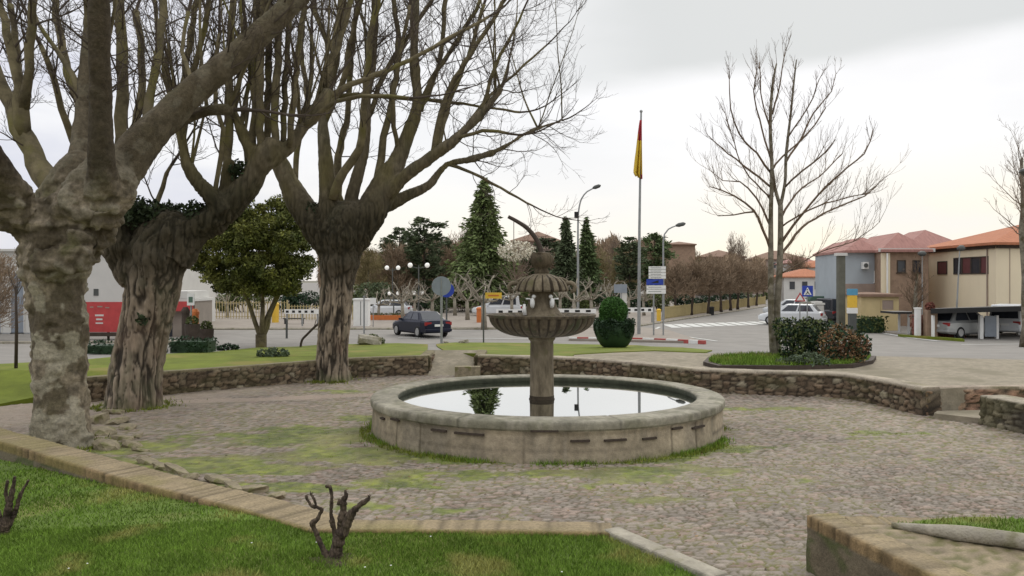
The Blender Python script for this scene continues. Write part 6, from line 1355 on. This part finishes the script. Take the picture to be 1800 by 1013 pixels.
def gable_roof(pts, ze, zr, m, t, along=True, over=.35):
    "pts: 4 corners ccw; hip roof"
    c = sum((Vector((p[0], p[1], 0)) for p in pts), Vector())/4; P4 = [Vector((p[0], p[1], 0)) for p in pts]; P4 = [p+(p-c).normalized()*over*1.3 for p in P4]
    l01 = (P4[1]-P4[0]).length; l12 = (P4[2]-P4[1]).length
    if l01 >= l12: e0 = (P4[0]+P4[3])/2; e1 = (P4[1]+P4[2])/2; ins = min(.45, l12*.5/l01)
    else: e0 = (P4[0]+P4[1])/2; e1 = (P4[3]+P4[2])/2; ins = min(.45, l01*.5/l12)
    r0 = e0.lerp(e1, ins); r1 = e1.lerp(e0, ins); q = MB(); q.v = [(p.x, p.y, ze-.10) for p in P4]+[(p.x, p.y, ze+.06) for p in P4]+[(r0.x, r0.y, zr), (r1.x, r1.y, zr)]
    if l01 >= l12: q.f = [(4, 5, 9, 8), (5, 6, 9), (6, 7, 8, 9), (7, 4, 8)]
    else: q.f = [(4, 5, 8), (5, 6, 9, 8), (6, 7, 9), (7, 4, 8, 9)]
    q.f += [(3, 2, 1, 0), (0, 1, 5, 4), (1, 2, 6, 5), (2, 3, 7, 6), (3, 0, 4, 7)]; return q.build('roof', m, t)
def house(label, pts, zw, zr, wm_, rm, name='house', z0=-.02, roof=True, cat='building', over=.35):
    t = thing(name, label, cat, (0, 0, 0)); q = MB(); q.prism(pts, z0, zw-.02); q.build('wall', M(wm_), t)
    if roof: gable_roof(pts, zw, zr, M(rm), t, over=over)
    return t
# cream building at the right
c1 = (729/1500*62, 62); c2 = (851/1500*52.3, 52.3); c3 = (40, 53.6); c4 = (41, 63.4); ze = 5.43
t = house('cream two storey building with an orange tiled hip roof at the right edge', [c2, c3, c4, c1], ze, 7.0, 'cream_wall', 'roof_orange', 'cream_building', over=.5)
A = Vector(c1); Bv = Vector(c2); 
zw0, zw1 = 3.35, 4.25
facade_window(t, c1, c2, .19, .33, zw0+.28, zw1+.18, 'shutter', 'dark_wood', False)
for u0, u1, mm in ((.44, .55, 'window'), (.565, .675, 'shutter'), (.69, .80, 'window'), (.815, .90, 'shutter')):
    facade_window(t, c1, c2, u0, u1, 3.62, 4.62, mm, 'dark_wood', False)
q = MB(); d = (Bv-A).normalized(); n = Vector((-d.y, d.x))*-1; n = Vector((d.y, -d.x))
for u in (.03, .90): p = A+d*9.7*u+n*.06; q = MB(); q.tube([(p.x, p.y, 0), (p.x, p.y, ze-.05)], .045, 6); q.build('downpipe', M('brown_wall'), t)
q = MB(); p0 = A+n*.1; p1 = Bv+n*.1; q.obox((p0.x, p0.y), (p1.x, p1.y), .12, ze-.30, ze-.12); q.build('eaves_board', M('dark_wood'), t)
q = MB(); q.obox((Bv.x, Bv.y-.08), (c3[0], c3[1]-.08), .12, ze-.30, ze-.12); q.build('eaves_board', M('dark_wood'), t)
for k in range(5): x = c2[0]+.9+k*1.6; yj = c2[1]+(c3[1]-c2[1])*(x-c2[0])/(c3[0]-c2[0])-.02; q = MB(); q.tube([(x, yj, 0), (x, yj, ze-.3)], .02, 4); q.build('wall_joint', M('brown_wall'), t)
# grey-blue and brick houses
def rect(px0, px1, D, dep, skew=0): a = gx(px0, D); b = gx(px1, D); return [(a, D), (b, D+skew), (b+dep*.12, D+dep+skew), (a+dep*.12, D+dep)]
r1 = rect(1486, 1547, 60, 9); zz_ = zpx(442, 60); t = house('grey blue house with a brown lower band and a pinkish roof', r1, zz_, zpx(424, 64), 'grey_blue_wall', 'roof_pink', 'grey_house')
q = MB(); q.obox((r1[0][0]-.02, 59.93), (r1[1][0]+.02, 59.93), .15, 0, zpx(499, 60)); q.build('lower_band', M('brown_wall'), t)
xa = gx(1513, 60); xb = gx(1523, 60); q = MB(); q.box(xa, xb, 59.6, 59.98, zpx(473, 60), zpx(461, 60)); a_ = q.build('air_conditioner', M('white_paint'), t); q = MB(); q.v = []; disc(q, (xa+xb)/2, 59.58, zpx(467, 60), .15); q.build('fan_grille', M('metal_dark'), a_)
facade_window(t, r1[0], r1[1], .85, .93, zpx(495, 60), zpx(478, 60), 'window', 'white_paint')
r2 = rect(1549, 1632, 58.5, 9); t = house('brown brick house with a pale roof band and low pinkish roof beside the cream building', r2, zpx(441, 58.5), zpx(413, 63), 'brick_wall', 'roof_pink', 'brick_house')
q = MB(); q.obox((r2[0][0]-.3, 58.2), (r2[1][0]+.3, 58.2), .12, zpx(443, 58.5), zpx(437, 58.5)); q.build('fascia', M('white_wall'), t)
q = MB(); q.obox((r2[0][0]-.05, 58.4), (gx(1563, 58.5), 58.4), .1, 0, zpx(445, 58.5)); q.build('tan_panel', M('cream_wall'), t)
q = MB(); q.tube([(gx(1562, 58), 58.2, 0), (gx(1562, 58), 58.2, zpx(445, 58))], .06, 6); q.build('downpipe', M('white_paint'), t)
for u0, u1 in ((.35, .5), (.68, .82)): facade_window(t, r2[0], r2[1], u0, u1, zpx(478, 58.5), zpx(459, 58.5), 'window', 'dark_wood')
t = house('house with a pinkish hip roof rising behind the brick house', rect(1590, 1700, 72, 9), zpx(437, 72), zpx(406, 76), 'brown_wall', 'roof_pink', 'house')
t = house('low house with a pinkish roof at the left end of the row', rect(1490, 1560, 72, 8), zpx(436, 72), zpx(419, 75), 'brown_wall', 'roof_pink', 'house')
t = house('small yellow hut behind the totem', rect(1514, 1580, 53, 4), zpx(519, 53), zpx(514, 54), 'yellow_wall', 'roof_brown', 'yellow_hut', over=.2)
facade_window(t, rect(1514, 1580, 53, 4)[0], rect(1514, 1580, 53, 4)[1], .55, .85, zpx(545, 53), zpx(528, 53), 'brown_wall', 'yellow_wall', False)
c = GD(1478, 55); t = thing('concrete_pillar', 'tall dark concrete pillar with a pale cap left of the grey blue house', 'pillar', c); q = MB(); q.box(-.22, .22, -.2, .2, -.03, zpx(450, 55)-c.z); q.build('shaft', mat('pillar', (.13, .13, .105), .9, .2, 2), t); q = MB(); q.box(-.32, .32, -.3, .3, zpx(450, 55)-c.z, zpx(445, 55)-c.z); q.build('cap', M('white_wall'), t)
# distant houses
far_h = [('white house with a low orange roof at the far end of the avenue', 1378, 1474, 130, 487, 473, 'white_wall', 'roof_orange'), ('far cream house behind the orange roof', 1385, 1440, 160, 463, 452, 'white_wall', 'roof_pink'), ('far house with a brown roof behind the slender tree', 1322, 1420, 185, 456, 441, 'brown_wall', 'roof_brown'),
         ('far white gable house left of the pillar', 1415, 1478, 150, 470, 458, 'white_wall', 'roof_orange'), ('brown apartment block with a flat roof rising behind the park trees', 1168, 1222, 125, 430, 427, 'brick_wall', 'roof_brown'), ('far low house with a wide brown roof right of the apartment block', 1226, 1310, 170, 452, 440, 'brown_wall', 'roof_brown'),
         ('far house with a pinkish brown roof left of the fountain urn', 900, 985, 120, 424, 409, 'brown_wall', 'roof_brown'), ('pink building seen low between trunks right of the round sign', 790, 842, 92, 520, 516, 'brown_wall', 'roof_brown'), ('low white building behind the pale pollarded trees near the bowl', 860, 935, 95, 522, 516, 'white_wall', 'roof_brown')]
for i_, (lab, a, b, D, e, r_, w_, rm) in enumerate(far_h):
    rc = rect(a, b, D, 12); t = house(lab, rc, zpx(e, D), zpx(r_, D+6), w_, rm, 'apartment_block' if 'apartment' in lab else 'house', over=.4)
    if zpx(e, D) > 2.2 and i_ not in (4, 5, 6):
        nf = max(1, int(zpx(e, D)//3)); nw = 4
        for f_ in range(nf):
            zt_ = zpx(e, D)-.7-f_*2.9
            for k in range(nw): facade_window(t, rc[0], rc[1], .1+k*.23, .2+k*.23, zt_-1.2, zt_, 'window', 'white_wall', False)
q = MB()
for i, (a, b, D, h) in enumerate([(600, 1180, 200, 430), (1180, 1480, 260, 446)]): pass
# carport
c = GD(1700, 46); t = thing('carport', 'flat dark carport roof on white posts over parked cars, right side', 'carport', (c.x, c.y, .05)); D = 46
q = MB(); q.v = []; y0, y1 = 44.6, 50.5
def crp(px, py, D_, dz=0): v = P(px, py, D_); return (v.x-c.x, v.y-c.y, v.z-.05+dz)
tp = [crp(1636, 543, 45.2), crp(1850, 537, 44.2), crp(1850, 535, 50), crp(1640, 542, 50.5)]; zt1 = [p[2] for p in tp]
q.v = [(p[0], p[1], p[2]) for p in tp]+[(p[0], p[1], p[2]-.26) for p in tp]; q.f = [(0, 1, 2, 3), (7, 6, 5, 4), (0, 4, 5, 1), (1, 5, 6, 2), (2, 6, 7, 3), (3, 7, 4, 0)]; q.build('roof', M('dark'), t)
for px, D_, w in ((1724, 45.6, 3), (1752, 45.8, 2), (1640, 45.6, 1.5), (1790, 49, 2), (1660, 49.5, 2)):
    v = crp(px, 540, D_); k = w/FP*D_; q = MB(); q.box(v[0]-k, v[0]+k, v[1]-.1, v[1]+.1, -.05, min(zt1)-.22); q.build('post', M('white_paint'), t)
q = MB(); v = crp(1740, 540, 45.75); q.box(v[0]-.28, v[0]+.36, v[1]-.03, v[1]+.03, .1, min(zt1)-.25); q.build('grey_panel', M('sign_back'), t)
c = GD(1585, 50); t = thing('small_canopy', 'small dark flat canopy beside the bushy bare tree', 'canopy', (c.x, c.y, .05)); D = 50; q = MB(); q.box((1559-1585)/FP*D, (1600-1585)/FP*D, -.9, .9, zpx(551, D)-.05, zpx(547.5, D)-.05); q.build('roof', M('dark'), t)
for s in (-.15, .4): q = MB(); q.box(s-.05, s+.05, -.05, .05, -.04, zpx(551, D)-.05); q.build('post', M('white_paint'), t)
hedge(1612, 1700, 46.5, 556, 'reddish brown hedge below the cream building windows', M('hedge_red'), 1.0, .1, .35)
hedge(1506, 1560, 50.5, 557, 'low brownish hedge in front of the yellow hut', M('leaf_olive'), 1.0, .1, .35)
c = GD(1635, 46.2); t = thing('red_pillar', 'short red brown brick pillar topped by a round bush left of the carport', 'pillar', c); q = MB(); q.box(-.28, .28, -.25, .25, -.03, zpx(545, 46.2)-c.z); q.build('shaft', M('brick_wall'), t); q = MB(); rg = random.Random(3); leafball(q, (0, 0, zpx(539, 46.2)-c.z), .25, 400, .06, rg); q.build('bush', M('hedge_red'), t)
c = GD(1613, 46.4); t = thing('white_gatepost', 'white gatepost left of the red brown pillar', 'post', c); q = MB(); q.box(-.13, .13, -.12, .12, -.03, zpx(543, 46.4)-c.z); q.build('shaft', M('white_paint'), t); q = MB(); q.box(-.16, .16, -.15, .15, zpx(543, 46.4)-c.z, zpx(541, 46.4)-c.z); q.build('cap', M('white_paint'), t)
# verge strip beside the hedge
m_ = MB(); a = G(1590, 593); b = G(1690, 600); m_.prism([(a.x, a.y), (b.x, b.y-.3), (b.x+.2, b.y+.4), (a.x, a.y+.8)], .0, .17); struct(m_.build('lawn', M('lawn_far')))
m_ = MB(); a = G(1470, 574); b = G(1600, 592); m_.prism([(a.x, a.y), (b.x, b.y), (b.x, b.y+4), (a.x+2, a.y+3)], .0, .15); struct(m_.build('pavement', M('pavement')))
# recycling containers
for i, (px0, px1, D, yt, mm, lab) in enumerate([(1411, 1429, 60, 531, 'container', 'beige street waste container nearest the white cars'), (1430, 1449, 60, 530, 'white_wall', 'pale grey street waste container right of the beige one'), (1425, 1452, 66, 521, 'container_green', 'green lidded street waste container behind the other two')]):
    c = GD(px0, D); k = D/FP; w = (px1-px0)*k; h = zpx(yt, D)-c.z; t = thing('waste_container', lab, 'container', c, group='street waste containers by the white cars'); q = MB(); q.prism([(0, 0), (w, 0), (w, 1.0), (0, 1.0)], .08, h*.85); o = q.build('container_body', M(mm), t)
    bv = o.modifiers.new('b', 'BEVEL'); bv.width = .05; bv.segments = 2; q = MB(); q.prism([(-.04, -.05), (w+.04, -.05), (w+.04, 1.05), (-.04, 1.05)], h*.85, h*.93); q.prism([(.1, .1), (w-.1, .1), (w-.1, .9), (.1, .9)], h*.93, h); q.build('lid', M('container_green' if i == 2 else mm), t)
    for x in (.08, w-.08): q = MB(); q.tube([(x-.03, .2, .08), (x+.03, .2, .08)], .09, 8); q.build('wheel', M('tyre'), t)
    if i == 0: q = MB(); q.box(w*.55, w*.85, -.012, -.002, h*.35, h*.65); q.build('white_notice', M('white_paint'), t)
# left side: white building, red hoarding, kiosk, low wall
D = 50; t = thing('white_building', 'large plain white building behind the first two trunks', 'building', (0, 0, 0)); xl = gx(-260, D); xr = gx(232, D); q = MB(); q.prism([(xl, D), (xr, D), (xr, D+14), (xl, D+14)], -.02, zpx(442, D)); q.build('wall', M('white_wall'), t)
q = MB(); q.obox((xl-.2, D-.1), (xr+.2, D-.1), .3, zpx(442, D), zpx(438, D)); q.build('parapet', M('white_wall'), t)
q = MB(); q.prism([(xl, D), (xr, D), (xr, D+14), (xl, D+14)], zpx(441.9, D), zpx(440, D)); q.build('roof', M('metal'), t)
for k, px in enumerate((-60, -20, 20, 58)):
    facade_window(t, (gx(px, D), D), (gx(px+22, D), D), 0, 1, zpx(585, D), zpx(480, D), 'sign_back', 'white_wall')
q = MB(); xq = gx(169, D); q.box(xq-.14, xq+.14, D-.03, D-.002, zpx(520, D), zpx(508, D)); q.build('wall_mark', M('metal_dark'), t)
q = MB(); q.box(xl, xr, D-.05, D-.002, -.02, zpx(585, D)); q.build('base_band', M('metal'), t)
D = 45; xa, xb = gx(138, D), gx(240, D); t = thing('red_hoarding', 'bright red hoarding with faint white marks in front of the white building', 'hoarding', (xa, D, .05)); q = MB(); q.box(0, xb-xa, -.05, .05, zpx(584, D)-.05, zpx(531, D)-.05); q.build('panel', M('red_paint'), t)
q = MB(); q.box(gx(150, D)-xa, gx(152, D)-xa, -.062, -.052, zpx(583, D)-.05, zpx(532, D)-.05); q.build('seam', M('dark_wood'), t)
for (px, w, py, h) in ((159, 6, 539, 2), (172, 9, 538, 2.4), (186, 7, 540, 2), (168, 15, 553, 3), (170, 11, 560, 3), (169, 13, 567, 2.4)):
    q = MB(); q.box(gx(px, D)-xa, gx(px+w, D)-xa, -.060, -.052, zpx(py+h, D)-.05, zpx(py, D)-.05); q.build('white_mark', M('brown_wall' if py < 545 else 'white_wall'), t)
for x in (.1, (xb-xa)/2, xb-xa-.1): q = MB(); q.box(x-.05, x+.05, .055, .15, -.02, zpx(533, D)-.05); q.build('support', M('dark_wood'), t)
q = MB(); q.box(-.2, xb-xa, -.2, .3, zpx(591, D)-.05, zpx(585, D)-.05); q.build('shelf', M('dark_wood'), t)
D = 42; q = MB(); q.obox((gx(-200, D), D), (gx(330, D), D+.6), .3, 0, zpx(601, D)); tag(q.build('low_wall', M('kerb')), 'long low pale wall at the far side of the left road', 'wall')
D = 47; xa, xb = gx(255, D), gx(344, D); t = thing('kiosk', 'low kiosk with a white roof and red fascia right of the second trunk', 'kiosk', (xa, D, .05)); L_ = xb-xa; q = MB(); q.box(0, L_-.15, .3, 3, -.03, zpx(530, D)-.05); q.build('wall', M('pavement'), t)
q = MB(); q.box(-.3, L_-.1, -.1, 3.3, zpx(530, D)-.05, zpx(526, D)-.05+.02); q.build('roof', M('white_wall'), t); q = MB(); q.v = [(-.3, -.4, zpx(516, D)-.05), (L_-.5, -.1, zpx(524, D)-.05), (L_-.5, 3, zpx(522, D)-.05), (-.3, 3, zpx(508, D)-.05)]; q.f = [(0, 1, 2, 3)]
q = MB(); q.prism([(-.3, -.1), (L_-.4, -.1), (L_-.4, 3.2), (-.3, 3.2)], zpx(526, D)-.02, zpx(512, D)-.05); q.build('upper_roof', M('white_wall'), t)
q = MB(); q.box(-.3, L_-.1, -.16, -.11, zpx(547, D)-.05, zpx(530, D)-.05); q.build('fascia', M('red_paint'), t)
q = MB(); q.box(L_*.2, L_*.5, .285, .297, 0, zpx(552, D)-.05); q.build('door', M('window'), t)
# park shrubs and dark evergreen masses low in the background
# far-off leafless woodland behind the park, one mass
rg = random.Random(44); wv = MB(); w2 = MB()
for k in range(42000):
    px = rg.uniform(560, 1345); D = rg.uniform(128, 175); tp_ = (430 if px < 1165 else 438)+12*math.sin(px*.021)+9*math.sin(px*.057+1)+6*math.sin(px*.15)+(8 if px > 1150 else 0)
    zt_ = HC+(YH-tp_-rg.uniform(0, 10))/FP*D; z = rg.uniform(.2, 1)**.8*zt_; c = Vector(((px-900)/FP*D, D, z)); d = Vector((rg.gauss(0, .5), rg.gauss(0, .3), 1)).normalized()
    leafq(wv if rg.random() < .7 else w2, c, rg.uniform(.5, 1.1), rg, .13, d)
wv.f += [tuple(len(wv.v)+i for i in f) for f in w2.f]; wv.v += w2.v
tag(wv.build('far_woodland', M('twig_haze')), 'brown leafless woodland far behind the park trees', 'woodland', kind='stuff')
for i, (px, D, yt, w, m, lab) in enumerate([(668, 78, 492, 26, 'needle_dark', 'dark evergreen bush beside the pale parked car'), (705, 82, 515, 20, 'leaf_dark', 'dark bush behind the short left globe lamp'), (742, 82, 510, 22, 'leaf_dark', 'dark bush behind the short right globe lamp'), (770, 80, 505, 18, 'needle_dark', 'dark bush just left of the round sign'), (812, 84, 518, 22, 'leaf_olive', 'olive bush right of the round sign'),
      (880, 86, 512, 30, 'leaf_dark', 'dark bush behind the yellow sign'), (930, 88, 508, 28, 'needle_dark', 'dark bush behind the left of the shell cap'), (985, 84, 508, 26, 'needle_dark', 'dark bush behind the right of the shell cap'), (1030, 86, 512, 28, 'leaf_olive', 'olive bush left of the topiary'), (1072, 88, 510, 24, 'leaf_dark', 'dark bush behind the topiary'), (1115, 86, 512, 26, 'leaf_dark', 'dark bush right of the square sign'),
      (1158, 84, 512, 24, 'leaf_olive', 'olive bush under the direction panels'), (1195, 88, 515, 30, 'leaf_dark', 'dark bush behind the start of the avenue fence'), (1240, 96, 512, 28, 'leaf_dark', 'dark bush behind the nearest avenue tree'), (1285, 106, 512, 28, 'leaf_dark', 'dark bush behind the paired avenue trees'), (1335, 120, 512, 30, 'leaf_olive', 'olive bush at the far end of the avenue fence'), (600, 84, 500, 40, 'leaf_olive', 'olive bush hidden behind the third big trunk'), (430, 82, 505, 60, 'leaf_olive', 'wide olive bush behind the cream fence'), (530, 82, 505, 50, 'leaf_dark', 'wide dark bush behind the checked barrier')]):
    c = GD(px, D); c.z = .03; h = zpx(yt, D)-c.z; k = w/FP*D; lobes = [(rg.uniform(-.7, .7)*k, rg.uniform(-.4, .4), h*rg.uniform(.25, .75), h*rg.uniform(.28, .42)) for _ in range(int(3+k*2.2))]
    shrub('bush', lab, c, lobes, M(m), .14, 330, 'bush', i)
